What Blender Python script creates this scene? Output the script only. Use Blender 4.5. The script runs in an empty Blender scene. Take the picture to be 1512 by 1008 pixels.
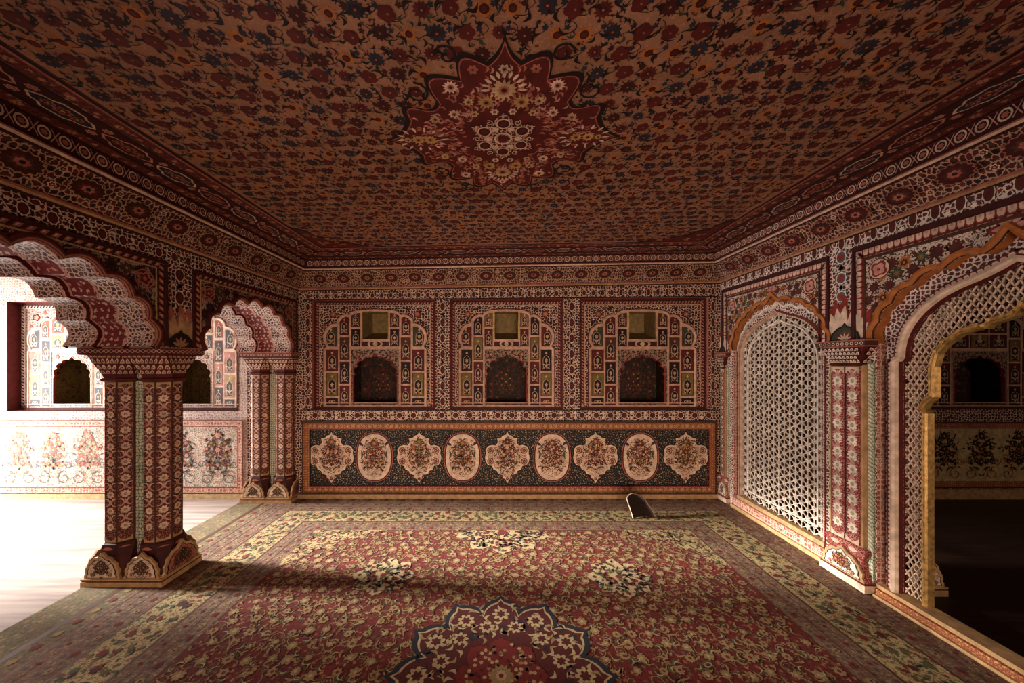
import bpy, math, random
from mathutils import Vector
from mathutils.geometry import tessellate_polygon
PI = math.pi
sc = bpy.context.scene
COL = sc.collection

# ------------------------------------------------------------------ materials
MATS = {}
def nd(nt, t, **k):
    n = nt.nodes.new(t)
    for a, b in k.items(): setattr(n, a, b)
    return n
def base_mat(name, rough=.75, bump=.0):
    m = bpy.data.materials.new(name); m.use_nodes = True
    nt = m.node_tree; b = nt.nodes['Principled BSDF']
    b.inputs['Roughness'].default_value = rough
    b.inputs['Specular IOR Level'].default_value = .3
    return m, nt, b
def rgb(c): return (c[0], c[1], c[2], 1)
def paint(name, c, rough=.7, var=.35, scale=22, metal=0):
    """plain lime paint: a colour with fine wear and slow fading"""
    if name in MATS: return MATS[name]
    m, nt, b = base_mat(name, rough)
    g = nd(nt, 'ShaderNodeNewGeometry')
    n1 = nd(nt, 'ShaderNodeTexNoise'); n1.inputs['Scale'].default_value = scale; n1.inputs['Detail'].default_value = 4
    nt.links.new(g.outputs['Position'], n1.inputs['Vector'])
    r = nd(nt, 'ShaderNodeValToRGB')
    r.color_ramp.elements[0].position = .3; r.color_ramp.elements[1].position = .7
    r.color_ramp.elements[0].color = rgb([x*(1-var) for x in c]); r.color_ramp.elements[1].color = rgb([min(1, x*(1+var*.5)) for x in c])
    nt.links.new(n1.outputs['Fac'], r.inputs['Fac']); nt.links.new(r.outputs['Color'], b.inputs['Base Color'])
    b.inputs['Metallic'].default_value = metal
    MATS[name] = m; return m
def filigree(name, ground, line, blobs, scale=30, w=.09, r=.28, rnd=.75, rough=.7, stretch=(1, 1)):
    """a net of fine painted vines with a small flower in every mesh of the net"""
    if name in MATS: return MATS[name]
    m, nt, b = base_mat(name, rough)
    L = nt.links.new
    uv = nd(nt, 'ShaderNodeUVMap'); uv.uv_map = 'UVMap'
    mp = nd(nt, 'ShaderNodeMapping'); mp.inputs['Scale'].default_value = (scale*stretch[0], scale*stretch[1], 1)
    L(uv.outputs['UV'], mp.inputs['Vector'])
    nz = nd(nt, 'ShaderNodeTexNoise', noise_dimensions='2D'); nz.inputs['Scale'].default_value = 2.2; nz.inputs['Detail'].default_value = 1
    L(mp.outputs['Vector'], nz.inputs['Vector'])
    ad = nd(nt, 'ShaderNodeVectorMath', operation='MULTIPLY_ADD')
    ad.inputs[1].default_value = (.55, .55, 0)
    L(nz.outputs['Color'], ad.inputs[0]); L(mp.outputs['Vector'], ad.inputs[2])
    ve = nd(nt, 'ShaderNodeTexVoronoi', voronoi_dimensions='2D', feature='DISTANCE_TO_EDGE')
    vf = nd(nt, 'ShaderNodeTexVoronoi', voronoi_dimensions='2D', feature='F1')
    for v in (ve, vf):
        v.inputs['Scale'].default_value = 1; v.inputs['Randomness'].default_value = rnd
        L(ad.outputs[0], v.inputs['Vector'])
    # blob with petals: radius modulated by a second, finer pattern
    n2 = nd(nt, 'ShaderNodeTexNoise', noise_dimensions='2D'); n2.inputs['Scale'].default_value = 5.5; n2.inputs['Detail'].default_value = 1
    L(mp.outputs['Vector'], n2.inputs['Vector'])
    s2 = nd(nt, 'ShaderNodeMath', operation='MULTIPLY_ADD'); s2.inputs[1].default_value = .42; s2.inputs[2].default_value = -.21
    L(n2.outputs['Fac'], s2.inputs[0])
    sm = nd(nt, 'ShaderNodeMath', operation='ADD'); L(vf.outputs['Distance'], sm.inputs[0]); L(s2.outputs[0], sm.inputs[1])
    inb = nd(nt, 'ShaderNodeMath', operation='LESS_THAN'); inb.inputs[1].default_value = r; L(sm.outputs[0], inb.inputs[0])
    inl = nd(nt, 'ShaderNodeMath', operation='LESS_THAN'); inl.inputs[1].default_value = w; L(ve.outputs['Distance'], inl.inputs[0])
    sx = nd(nt, 'ShaderNodeSeparateXYZ'); L(vf.outputs['Color'], sx.inputs[0])
    rp = nd(nt, 'ShaderNodeValToRGB'); rp.color_ramp.interpolation = 'CONSTANT'
    els = rp.color_ramp.elements
    while len(els) < len(blobs): els.new(.5)
    for i, c in enumerate(blobs): els[i].position = i/len(blobs); els[i].color = rgb(c)
    L(sx.outputs[0], rp.inputs['Fac'])
    m1 = nd(nt, 'ShaderNodeMixRGB'); m1.inputs[1].default_value = rgb(ground); L(inb.outputs[0], m1.inputs[0]); L(rp.outputs['Color'], m1.inputs[2])
    m2 = nd(nt, 'ShaderNodeMixRGB'); m2.inputs[2].default_value = rgb(line); L(inl.outputs[0], m2.inputs[0]); L(m1.outputs[0], m2.inputs[1])
    # wear
    g = nd(nt, 'ShaderNodeTexNoise'); g.inputs['Scale'].default_value = 5; g.inputs['Detail'].default_value = 5
    ge = nd(nt, 'ShaderNodeNewGeometry'); L(ge.outputs['Position'], g.inputs['Vector'])
    mr = nd(nt, 'ShaderNodeMapRange'); mr.inputs[1].default_value = .3; mr.inputs[2].default_value = .7; mr.inputs[3].default_value = .75; mr.inputs[4].default_value = 1.1
    L(g.outputs['Fac'], mr.inputs[0])
    mu = nd(nt, 'ShaderNodeMixRGB', blend_type='MULTIPLY'); mu.inputs[0].default_value = 1
    L(m2.outputs[0], mu.inputs[1]); L(mr.outputs[0], mu.inputs[2])
    L(mu.outputs[0], b.inputs['Base Color'])
    MATS[name] = m; return m

CREAM = (.74, .54, .40); WHITE = (.84, .72, .60); MAROON = (.105, .012, .010); DARK = (.014, .007, .007)
RED = (.27, .028, .018); ORANGE = (.46, .15, .035); GOLD = (.50, .32, .10); GREEN = (.045, .06, .03); TAN = (.33, .155, .088)
PINK = (.62, .30, .24); BLUE = (.022, .024, .040); OLIVE = (.19, .135, .035)
M = {}
for k, c in dict(cream=CREAM, white=WHITE, maroon=MAROON, dark=DARK, red=RED, orange=ORANGE, gold=GOLD, green=GREEN, tan=TAN,
                 pink=PINK, blue=BLUE, olive=OLIVE, brown=(.09, .03, .015), rose=(.42, .13, .09), sand=(.55, .40, .20), lime=(.30, .34, .16),
                 plaster=(.60, .44, .22), vent=(.30, .20, .08), stone=(.50, .30, .14), darkred=(.055, .008, .007), niche_dark=(.045, .022, .014), slate=(.10, .11, .12), dusty=(.62, .37, .26)).items():
    M[k] = paint('paint_'+k, c)
M['gilt'] = paint('gilded_wood', (.62, .38, .13), .38, .5, 40, .55)
F = {}
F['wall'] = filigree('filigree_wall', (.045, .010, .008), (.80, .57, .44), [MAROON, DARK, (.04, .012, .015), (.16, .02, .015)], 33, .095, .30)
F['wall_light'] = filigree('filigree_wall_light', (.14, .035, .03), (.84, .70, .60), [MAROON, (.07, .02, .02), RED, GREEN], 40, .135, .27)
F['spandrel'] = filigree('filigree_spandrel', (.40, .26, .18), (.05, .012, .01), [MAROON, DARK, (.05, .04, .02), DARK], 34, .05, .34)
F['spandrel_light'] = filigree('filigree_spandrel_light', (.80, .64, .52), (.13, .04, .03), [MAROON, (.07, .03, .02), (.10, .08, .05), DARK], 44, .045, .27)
F['med'] = filigree('medallion_scrolls', (.80, .60, .43), (.20, .05, .03), [(.16, .03, .02), (.12, .09, .04), (.3, .07, .03), (.5, .2, .08)], 44, .05, .27, .9)
F['arch'] = filigree('filigree_arch', (.10, .03, .03), (.72, .58, .50), [(.45, .36, .30), (.2, .12, .08), MAROON], 38, .13, .26)
F['arch_red'] = filigree('filigree_arch_red', (.17, .02, .02), (.20, .03, .025), [(.70, .5, .42), (.6, .4, .35), PINK], 24, .06, .24, .35)
F['florets'] = filigree('dado_florets', (.010, .008, .010), (.03, .022, .018), [(.50, .42, .28), (.16, .17, .10), (.30, .13, .07), (.40, .34, .24)], 50, .03, .22, .8)
F['green_strip'] = filigree('green_floret_strip', (.60, .58, .44), (.10, .14, .06), [(.75, .70, .58), (.5, .55, .4)], 42, .10, .25, .4)
F['cove'] = filigree('cove_net', (.07, .016, .012), (.54, .32, .22), [MAROON, (.08, .04, .02), (.16, .02, .015), DARK], 38, .10, .30)
F['pinkband'] = filigree('pink_band', (.45, .16, .11), (.75, .55, .42), [(.7, .5, .38), (.35, .06, .04)], 30, .09, .22, .1)
F['goldband'] = filigree('red_gold_band', (.26, .055, .022), (.42, .17, .07), [(.58, .36, .15), (.5, .24, .1)], 38, .06, .24, .12)
F['aisle_dado'] = filigree('aisle_dado_scrolls', (.70, .60, .50), (.20, .18, .13), [(.55, .25, .18), (.22, .24, .16), (.48, .18, .13)], 26, .055, .26, .9)
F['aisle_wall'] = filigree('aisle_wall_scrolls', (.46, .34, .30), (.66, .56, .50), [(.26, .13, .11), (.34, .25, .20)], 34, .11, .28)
F['shaft'] = filigree('shaft_vines', (.085, .012, .009), (.34, .13, .085), [(.5, .26, .18), (.14, .02, .015)], 56, .07, .20, .7)
F['shaft_dark'] = filigree('shaft_vines_dark', (.035, .010, .008), (.34, .12, .07), [(.45, .22, .13), (.08, .012, .01)], 62, .08, .20, .7)
F['strip_red'] = filigree('red_strip_vines', (.24, .016, .014), (.62, .36, .28), [(.12, .14, .07), (.7, .45, .38), (.14, .01, .01)], 60, .055, .16, .7)
F['star'] = filigree('medallion_star_net', (.05, .008, .008), (.66, .36, .28), [(.5, .25, .18), (.12, .012, .01)], 42, .12, .20, .6)
F['niche_olive'] = filigree('niche_scrolls_olive', (.12, .085, .022), (.07, .035, .012), [(.05, .02, .01), (.10, .05, .015)], 14, .06, .24, .9)
F['niche'] = filigree('niche_scrolls', (.022, .010, .007), (.075, .035, .018), [(.10, .025, .012), (.03, .02, .01), (.16, .08, .03)], 16, .05, .26, .9)
F['carpet_beige'] = filigree('carpet_border_beige', (.44, .33, .155), (.17, .125, .055), [(.10, .09, .04), (.17, .05, .03), (.06, .06, .03), (.20, .11, .05)], 24, .05, .30, .9, .95, (1, 1))
F['carpet_guard'] = filigree('carpet_border_guard', (.15, .085, .055), (.24, .15, .09), [(.30, .21, .12), (.08, .05, .035), (.20, .06, .04)], 30, .07, .25, .3, .95)
F['carpet_green'] = filigree('carpet_border_green', (.19, .15, .07), (.11, .075, .04), [(.19, .09, .05), (.28, .20, .10), (.09, .09, .045)], 28, .06, .27, .7, .95)
F['carpet_red'] = filigree('carpet_field_red', (.165, .019, .015), (.08, .012, .010), [(.30, .13, .06), (.08, .016, .012), (.36, .22, .10), (.12, .10, .05)], 30, .05, .22, .95, .95)
F['ceiling_ground'] = filigree('ceiling_ground', TAN, (.44, .21, .12), [(.42, .2, .11), TAN, (.12, .03, .02)], 26, .03, .13, .9, .8)
F['ceiling_band'] = filigree('ceiling_band', (.11, .014, .012), (.20, .05, .035), [(.40, .2, .12), (.15, .03, .02), (.04, .02, .03)], 30, .06, .22, .5)

# ------------------------------------------------------------------ geometry
def frame(o, u, v, n):
    o, u, v, n = Vector(o), Vector(u), Vector(v), Vector(n)
    return lambda a, b, h=0: o + u*a + v*b + n*h
YB, XL, XR, ZC = 3.75, -2.20, 2.43, 2.61
BACK = frame((0, YB, 0), (1, 0, 0), (0, 0, 1), (0, -1, 0))
LEFT = frame((XL, 0, 0), (0, 1, 0), (0, 0, 1), (1, 0, 0))
RIGHT = frame((XR, 0, 0), (0, 1, 0), (0, 0, 1), (-1, 0, 0))
CEIL = frame((0, 0, ZC), (1, 0, 0), (0, 1, 0), (0, 0, -1))
FLOOR = frame((0, 0, 0), (1, 0, 0), (0, 1, 0), (0, 0, 1))

class MB:
    def __init__(s): s.v = []; s.f = []; s.mi = []; s.uv = []; s.ms = []
    def mat(s, m):
        if isinstance(m, str): m = M[m] if m in M else F[m]
        if m not in s.ms: s.ms.append(m)
        return s.ms.index(m)
    def face(s, pts, uvs, m):
        i = len(s.v); s.v.extend([tuple(p) for p in pts]); s.f.append(tuple(range(i, i+len(pts)))); s.mi.append(s.mat(m)); s.uv.extend(uvs)
    def q(s, f, pts, m, h=0):
        s.face([f(p[0], p[1], h) for p in pts], [tuple(p) for p in pts], m)
    def rect(s, f, u0, u1, v0, v1, m, h=0): s.q(f, [(u0, v0), (u1, v0), (u1, v1), (u0, v1)], m, h)
    def poly(s, f, pts, m, h=0, holes=()):
        loops = [[Vector((p[0], p[1], 0)) for p in pts]] + [[Vector((p[0], p[1], 0)) for p in hh] for hh in holes]
        flat = [p for l in loops for p in l]
        for t in tessellate_polygon(loops):
            s.q(f, [(flat[i].x, flat[i].y) for i in t], m, h)
    def fan(s, f, c, pts, m, h=0):
        n = len(pts)
        for i in range(n): s.q(f, [c, pts[i], pts[(i+1) % n]], m, h)
    def star(s, f, u, v, r, n=8, dep=.35, m='maroon', h=.001, rot=0, asp=1):
        k = n*4 if n < 9 else n*2
        pts = []
        for i in range(k):
            a = 2*PI*i/k; rr = r*(1-dep+dep*abs(math.cos(n*a/2))) if n < 9 else r*(1 if i % 2 else 1-dep)
            pts.append((u+rr*math.cos(a+rot), v+asp*rr*math.sin(a+rot)))
        s.fan(f, (u, v), pts, m, h)
    def disc(s, f, u, v, r, m, h=.001, n=10, asp=1):
        s.q(f, [(u+r*math.cos(2*PI*i/n), v+asp*r*math.sin(2*PI*i/n)) for i in range(n)], m, h)
    def ring(s, f, u, v, r0, r1, m, h=.001, n=14, asp=1):
        for i in range(n):
            a, b = 2*PI*i/n, 2*PI*(i+1)/n
            s.q(f, [(u+r0*math.cos(a), v+asp*r0*math.sin(a)), (u+r1*math.cos(a), v+asp*r1*math.sin(a)), (u+r1*math.cos(b), v+asp*r1*math.sin(b)), (u+r0*math.cos(b), v+asp*r0*math.sin(b))], m, h)
    def flower(s, f, u, v, r, h, pal=('maroon', 'red', 'gold'), n=8, rot=0):
        s.star(f, u, v, r, n, .35, pal[0], h, rot); s.star(f, u, v, r*.68, n, .35, pal[1], h+.0006, rot); s.disc(f, u, v, r*.25, pal[2], h+.0012, 7)
    def leaf(s, f, u, v, L, w, rot, m, h=.001, bend=.3):
        c, d = math.cos(rot), math.sin(rot); st = []
        for i in range(5):
            t = i/4; x = L*t; y = bend*L*math.sin(PI*t); ww = w*math.sin(PI*(.06+.9*t))*.5
            st.append(((x, y+ww), (x, y-ww)))
        R = lambda p: (u+p[0]*c-p[1]*d, v+p[0]*d+p[1]*c)
        for a, b in zip(st, st[1:]): s.q(f, [R(a[1]), R(b[1]), R(b[0]), R(a[0])], m, h)
    def ribbon(s, f, pts, w, m, h=.001, taper=0, closed=False):
        s.sweep(f, pts, [(-w/2, h), (w/2, h)], m, closed, taper)
    def sweep(s, f, pts, prof, m, closed=False, taper=0):
        n = len(pts); nr = []
        for i in range(n):
            a = pts[(i-1) % n] if (closed or i > 0) else pts[i]; b = pts[(i+1) % n] if (closed or i < n-1) else pts[i]
            dx, dy = b[0]-a[0], b[1]-a[1]; l = math.hypot(dx, dy) or 1
            nr.append((-dy/l, dx/l))
        P = lambda i, o, hh: (f(pts[i][0]+nr[i][0]*o*(1-taper*i/n), pts[i][1]+nr[i][1]*o*(1-taper*i/n), hh), (pts[i][0]+nr[i][0]*o, pts[i][1]+nr[i][1]*o))
        ml = m if isinstance(m, (list, tuple)) else [m]*(len(prof)-1)
        for i in range(n if closed else n-1):
            j = (i+1) % n
            for k in range(len(prof)-1):
                if ml[k] is None: continue
                q = [P(i, *prof[k]), P(j, *prof[k]), P(j, *prof[k+1]), P(i, *prof[k+1])]
                s.face([x[0] for x in q], [x[1] for x in q], ml[k])
    def scroll(s, f, u, v, r, rot, d, w, m, h=.001, turns=1.15):
        k = 14; pts = []
        for i in range(k+1):
            t = i/k; a = rot+d*t*turns*2*PI; rr = r*(1-.72*t)
            pts.append((u+rr*math.cos(a), v+rr*math.sin(a)))
        s.ribbon(f, pts, w, m, h)
    def box(s, x0, x1, y0, y1, z0, z1, m):
        c = [(x, y, z) for z in (z0, z1) for y in (y0, y1) for x in (x0, x1)]
        for ids, ax in (((0, 1, 5, 4), (0, 2)), ((3, 2, 6, 7), (0, 2)), ((2, 0, 4, 6), (1, 2)), ((1, 3, 7, 5), (1, 2)), ((4, 5, 7, 6), (0, 1)), ((2, 3, 1, 0), (0, 1))):
            s.face([c[i] for i in ids], [(c[i][ax[0]], c[i][ax[1]]) for i in ids], m)
    def fbox(s, f, u0, u1, v0, v1, h0, h1, m):
        s.rect(f, u0, u1, v0, v1, m, h1)
        s.prism_sides(f, [(u0, v0), (u1, v0), (u1, v1), (u0, v1)], h0, h1, m)
    def prism_sides(s, f, pts, h0, h1, m, closed=True):
        n = len(pts); L = 0
        for i in range(n if closed else n-1):
            a, b = pts[i], pts[(i+1) % n]; d = math.hypot(b[0]-a[0], b[1]-a[1])
            s.face([f(a[0], a[1], h0), f(b[0], b[1], h0), f(b[0], b[1], h1), f(a[0], a[1], h1)], [(L, h0), (L+d, h0), (L+d, h1), (L, h1)], m); L += d
    def loft(s, rings, m):
        for a, b in zip(rings, rings[1:]):
            n = len(a)
            for i in range(n):
                j = (i+1) % n; w = (Vector(a[i])-Vector(a[j])).length
                s.face([a[i], a[j], b[j], b[i]], [(i*.1, a[i][2]), (i*.1+w, a[j][2]), (i*.1+w, b[j][2]), (i*.1, b[i][2])], m)
    def build(s, name, parent=None, origin=(0, 0, 0), local=False, smooth=False):
        """vertices are world coordinates unless local; above 2.1 m the old walls rise slightly to the right, as in the room"""
        me = bpy.data.meshes.new(name)
        if not local:
            o = Vector(origin); vs = []
            for x, y, z in s.v:
                z2 = z+.018*x*min(1, max(0, (z-2.1)/.2)) if -2.767 < x < 2.615 else z
                vs.append((x-o.x, y-o.y, z2-o.z))
        else: vs = s.v
        me.from_pydata(vs, [], s.f)
        for m in s.ms: me.materials.append(m)
        me.polygons.foreach_set('material_index', s.mi)
        uvl = me.uv_layers.new(name='UVMap'); uvl.data.foreach_set('uv', [c for p in s.uv for c in p])
        me.update()
        ob = bpy.data.objects.new(name, me); COL.objects.link(ob)
        if parent: ob.parent = parent
        return ob

def tag(o, label=None, cat=None, group=None, kind=None):
    for k, v in (('label', label), ('category', cat), ('group', group), ('kind', kind)):
        if v: o[k] = v
    return o
def thing(name, label, cat, loc, group=None):
    o = bpy.data.objects.new(name, None); COL.objects.link(o); o.location = loc; o.empty_display_size = .1
    return tag(o, label, cat, group)
def copy_tree(o, parent=None):
    c = o.copy(); COL.objects.link(c); c.parent = parent
    for ch in [x for x in bpy.data.objects if x.parent == o]: copy_tree(ch, c)
    return c
def struct(mb, name, parent=None):
    o = mb.build(name, parent)
    if not parent: o['kind'] = 'structure'
    return o

# ------------------------------------------------------------------ outlines
def cusped(c, v0, spring, half, rise, n=9, sag=.28, tip=True, k=6):
    """cusped (Mughal) arch outline from the left foot to the right foot"""
    P = []
    for i in range(n+1):
        a = PI-PI*i/n; P.append((c+half*math.cos(a), spring+rise*math.sin(a)**.9))
    out = [(c-half, v0)] if v0 < spring-1e-4 else []
    for i in range(n):
        a, b = P[i], P[i+1]; dx, dy = b[0]-a[0], b[1]-a[1]; l = math.hypot(dx, dy); nx, ny = -dy/l, dx/l
        mid = (n % 2 and i == n//2)
        for j in range(k):
            t = j/k; g = sag*l*math.sin(PI*t)
            if mid and tip: g = l*(.22*math.sin(PI*t)+.30*max(0, 1-abs(t-.5)/.3)**1.5)
            out.append((a[0]+dx*t+nx*g, a[1]+dy*t+ny*g))
    out.append(P[-1])
    if v0 < spring-1e-4: out.append((c+half, v0))
    return out
def ogee(c, v0, spring, half, rise, foot=0, k=28):
    """smooth pointed arch, optional shoulder step at the spring"""
    out = [(c-half-foot, v0), (c-half-foot, spring-.03)] + ([(c-half-foot*.1, spring-.005)] if foot else [])
    for i in range(k+1):
        a = PI-PI*i/k; x = math.cos(a)
        out.append((c+half*x, spring+rise*(.90*math.sin(a)**.95+.10*max(0, 1-abs(x)/.28)**1.4)))
    out += ([(c+half+foot*.1, spring-.005)] if foot else []) + [(c+half+foot, spring-.03), (c+half+foot, v0)]
    return out
def mirror(half, c=0):
    """half outline given from foot to apex, on the right side -> full, left foot to right foot"""
    return [(c-x, z) for x, z in half] + [(c+x, z) for x, z in reversed(half[:-1])]
def inside(p, pts):
    x, y = p; r = False; n = len(pts); j = n-1
    for i in range(n):
        xi, yi = pts[i]; xj, yj = pts[j]
        if (yi > y) != (yj > y) and x < (xj-xi)*(y-yi)/(yj-yi)+xi: r = not r
        j = i
    return r
def dist(p, pts):
    return min(math.hypot(p[0]-a, p[1]-b) for a, b in pts)

# ------------------------------------------------------------------ painted ornament
def rope(mb, f, path, w, per, a='cream', b='red', h=.012, base='maroon'):
    """twisted or tongue moulding along a polyline"""
    for p, q in zip(path, path[1:]):
        dx, dy = q[0]-p[0], q[1]-p[1]; L = math.hypot(dx, dy)
        if L < 1e-4: continue
        dx, dy = dx/L, dy/L; nx, ny = -dy, dx; n = max(1, round(L/per)); st = L/n
        T = lambda s_, o: (p[0]+dx*s_+nx*o, p[1]+dy*s_+ny*o)
        mb.q(f, [T(0, -w/2), T(L, -w/2), T(L, w/2), T(0, w/2)], base, h-.001)
        for i in range(n):
            s0 = i*st
            mb.q(f, [T(s0, -w*.42), T(s0+st*.55, -w*.42), T(s0+st*.95, w*.42), T(s0+st*.40, w*.42)], a if i % 2 == 0 or b == base else a, h)
            mb.q(f, [T(s0+st*.22, -w*.2), T(s0+st*.36, -w*.2), T(s0+st*.60, w*.25), T(s0+st*.46, w*.25)], b, h+.0005)
def tongues(mb, f, path, w, per, side=1, a='cream', b='red', base='maroon', h=.004):
    """row of leaf tongues pointing to one side of a path"""
    for p, q in zip(path, path[1:]):
        dx, dy = q[0]-p[0], q[1]-p[1]; L = math.hypot(dx, dy)
        if L < 1e-4: continue
        dx, dy = dx/L, dy/L; nx, ny = -dy*side, dx*side; n = max(1, round(L/per)); st = L/n
        T = lambda s_, o: (p[0]+dx*s_+nx*o, p[1]+dy*s_+ny*o)
        mb.q(f, [T(0, 0), T(L, 0), T(L, w), T(0, w)], base, h-.0008)
        for i in range(n):
            s0 = i*st+st/2
            for sc_, mm, hh in ((1, b, h), (.80, a, h+.0006), (.34, 'pink', h+.0012)):
                mb.q(f, [T(s0-st*.5*sc_, w*.02), T(s0+st*.5*sc_, w*.02), T(s0+st*.5*sc_, w*.58*sc_), T(s0+st*.30*sc_, w*.92*sc_), T(s0-st*.30*sc_, w*.92*sc_), T(s0-st*.5*sc_, w*.58*sc_)], mm, hh)
def oval_chain(mb, f, p, q, w, per, h=.001, pal=('cream', 'darkred', 'maroon')):
    """frieze of ovals, each a ring with a dark bud, joined by small leaves"""
    dx, dy = q[0]-p[0], q[1]-p[1]; L = math.hypot(dx, dy); dx, dy = dx/L, dy/L; n = max(1, round(L/per)); st = L/n
    horiz = abs(dx) > .5
    for i in range(n):
        u, v = p[0]+dx*st*(i+.5), p[1]+dy*st*(i+.5)
        a, b = (st*.24, w*.38) if horiz else (w*.25, st*.33)
        asp = b/a
        mb.disc(f, u, v, a*1.15, pal[1], h, 12, asp); mb.star(f, u, v, a*1.12, 9, .22, pal[0], h+.0003, 0, asp); mb.disc(f, u, v, a*.80, pal[1], h+.0004, 12, asp)
        mb.star(f, u, v, a*.62, 5, .4, pal[2], h+.0005, PI/2, asp)
        u2, v2 = p[0]+dx*st*i, p[1]+dy*st*i
        for s_ in (-1, 1):
            if horiz: mb.star(f, u2, v2+s_*w*.27, st*.13, 5, .4, pal[0], h+.0004)
            else: mb.star(f, u2+s_*w*.27, v2, w*.08, 5, .4, pal[0], h+.0004); mb.star(f, u2, v2, w*.11, 8, .4, 'slate' if pal[0] == 'white' else 'rose', h+.0004)
def flower_chain(mb, f, u, v0, v1, w, per, h=.0012, pal=('cream', 'rose', 'sand'), vine='pink'):
    """vertical garland: round flowers with buds and curling leaves between them"""
    n = max(1, round((v1-v0)/per)); st = (v1-v0)/n
    for i in range(n):
        v = v0+st*(i+.5)
        mb.star(f, u, v, w*.40, 8, .28, pal[0], h, .2); mb.disc(f, u, v, w*.15, pal[1], h+.0005, 8); mb.disc(f, u, v, w*.07, pal[2], h+.001, 6)
        vb = v+st*.5
        mb.star(f, u, vb, w*.17, 5, .4, vine, h, PI/2, 1.7)
        for s_ in (-1, 1):
            mb.leaf(f, u+s_*w*.12, vb, st*.34, w*.13, PI/2-s_*.9, pal[0], h, .3*s_)
            mb.leaf(f, u+s_*w*.12, vb, st*.34, w*.13, -PI/2+s_*.9, vine, h, -.3*s_)
def bouquet(mb, f, c, v, W, H, rng, pal, h=.002, dark='darkred', leafm='green', stem='maroon', scrolls=True):
    """a mirrored bunch of flowers rising from scrolls; W, H half sizes"""
    pts = [(0, .70, .24), (0, .18, .20), (0, -.36, .15), (.38, .42, .17), (.42, -.02, .17), (.30, -.30, .12), (.22, .66, .10), (.62, .22, .11), (.58, -.34, .12), (.16, -.06, .09), (.20, .36, .10)]
    for x, y, r in pts:
        p = pal[rng.randrange(len(pal))]; n = rng.choice((6, 8, 12, 14))
        for s_ in ((-1, 1) if x else (1,)):
            cx, cy = c+s_*x*W, v+y*H
            mb.ribbon(f, [(c, v-.55*H), (c+s_*x*W*.35, v+(y-.5)*H*.5), (cx, cy)], .004*W/.2, stem, h)
            for kk in range(5):
                a = rng.uniform(0, 2*PI); a = a if s_ == 1 else PI-a
                mb.leaf(f, cx, cy, r*W*1.9, W*.07, a, leafm if kk % 2 else dark, h+.0003, .25)
            mb.star(f, cx, cy, r*W*1.12, n, .4, dark, h+.0006); mb.star(f, cx, cy, r*W*.82, n, .4, p, h+.0012); mb.disc(f, cx, cy, r*W*.28, 'gold', h+.0018, 7)
    for kk in range(34):
        x, y = rng.uniform(.03, .95), rng.uniform(-.85, .85)
        if x*x+y*y > .95: continue
        a = rng.uniform(0, 2*PI); mm = rng.choice((dark, leafm, stem, pal[0]))
        for s_ in (-1, 1): mb.leaf(f, c+s_*x*W, v+y*H, .24*W, .07*W, a if s_ > 0 else PI-a, mm, h+.0002, .3*s_)
    if scrolls:
        for s_ in (-1, 1):
            mb.scroll(f, c+s_*.40*W, v-.60*H, .20*W, PI/2, s_, .02*W, stem, h+.001); mb.scroll(f, c+s_*.66*W, v-.10*H, .13*W, -PI/2, -s_, .018*W, stem, h+.001)
            mb.leaf(f, c+s_*.1*W, v-.72*H, .5*W, .09*W, (0.35 if s_ > 0 else PI-.35), leafm, h+.001, .2*s_)
def scatter(mb, f, ok, u0, u1, v0, v1, st, rng, pal, h=.0012, lead='dark', leafs=2, big=.36):
    """all-over flowers with leaves between, on a staggered grid"""
    j = 0; v = v0
    while v < v1:
        u = u0+(st/2 if j % 2 else 0); i = 0
        while u < u1:
            a, b = u+rng.uniform(-.12, .12)*st, v+rng.uniform(-.12, .12)*st
            if ok((a, b)):
                k = pal[(i+2*j) % len(pal)] if rng.random() > .15 else rng.choice(pal)
                r = st*big*rng.uniform(.8, 1.1)
                mb.star(f, a, b, r, k[0], k[1], k[2], h, rng.uniform(0, 3)); mb.star(f, a, b, r*.55, k[0], k[1], k[3], h+.0005, rng.uniform(0, 3))
                if k[4]: mb.disc(f, a, b, r*.2, k[4], h+.001, 6)
            for q in range(leafs):
                x, y = u+st*rng.uniform(.3, .7), v+st*rng.uniform(-.3, .5)
                if ok((x, y)): mb.leaf(f, x, y, st*rng.uniform(.3, .5), st*.13, rng.uniform(0, 6.28), lead, h+.0002, rng.choice((-.35, .35)))
            u += st; i += 1
        v += st*.8; j += 1

# ================================================================== SETTING
# ---- floor
mb = MB()
stone = None
def floor_mat(name, c0, c1, sx, sy, rough=.6):
    m, nt, b = base_mat(name, rough)
    g = nd(nt, 'ShaderNodeNewGeometry'); mp = nd(nt, 'ShaderNodeMapping'); mp.inputs['Scale'].default_value = (sx, sy, 1); mp.inputs['Rotation'].default_value = (0, 0, -.12)
    n = nd(nt, 'ShaderNodeTexNoise'); n.inputs['Scale'].default_value = 3; n.inputs['Detail'].default_value = 6
    r = nd(nt, 'ShaderNodeValToRGB'); r.color_ramp.elements[0].position = .35; r.color_ramp.elements[1].position = .65
    r.color_ramp.elements[0].color = rgb(c0); r.color_ramp.elements[1].color = rgb(c1)
    nt.links.new(g.outputs['Position'], mp.inputs['Vector']); nt.links.new(mp.outputs['Vector'], n.inputs['Vector']); nt.links.new(n.outputs['Fac'], r.inputs['Fac']); nt.links.new(r.outputs['Color'], b.inputs['Base Color'])
    return m
FM = floor_mat('pale_aisle_floor', (.27, .22, .21), (.46, .39, .35), .5, 7)
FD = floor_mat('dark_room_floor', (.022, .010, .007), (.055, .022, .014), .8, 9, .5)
mb.rect(FLOOR, -6.3, 2.6, -1.6, 3.95, FM, 0)
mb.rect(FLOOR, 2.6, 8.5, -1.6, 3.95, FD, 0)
struct(mb, 'floor')

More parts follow.
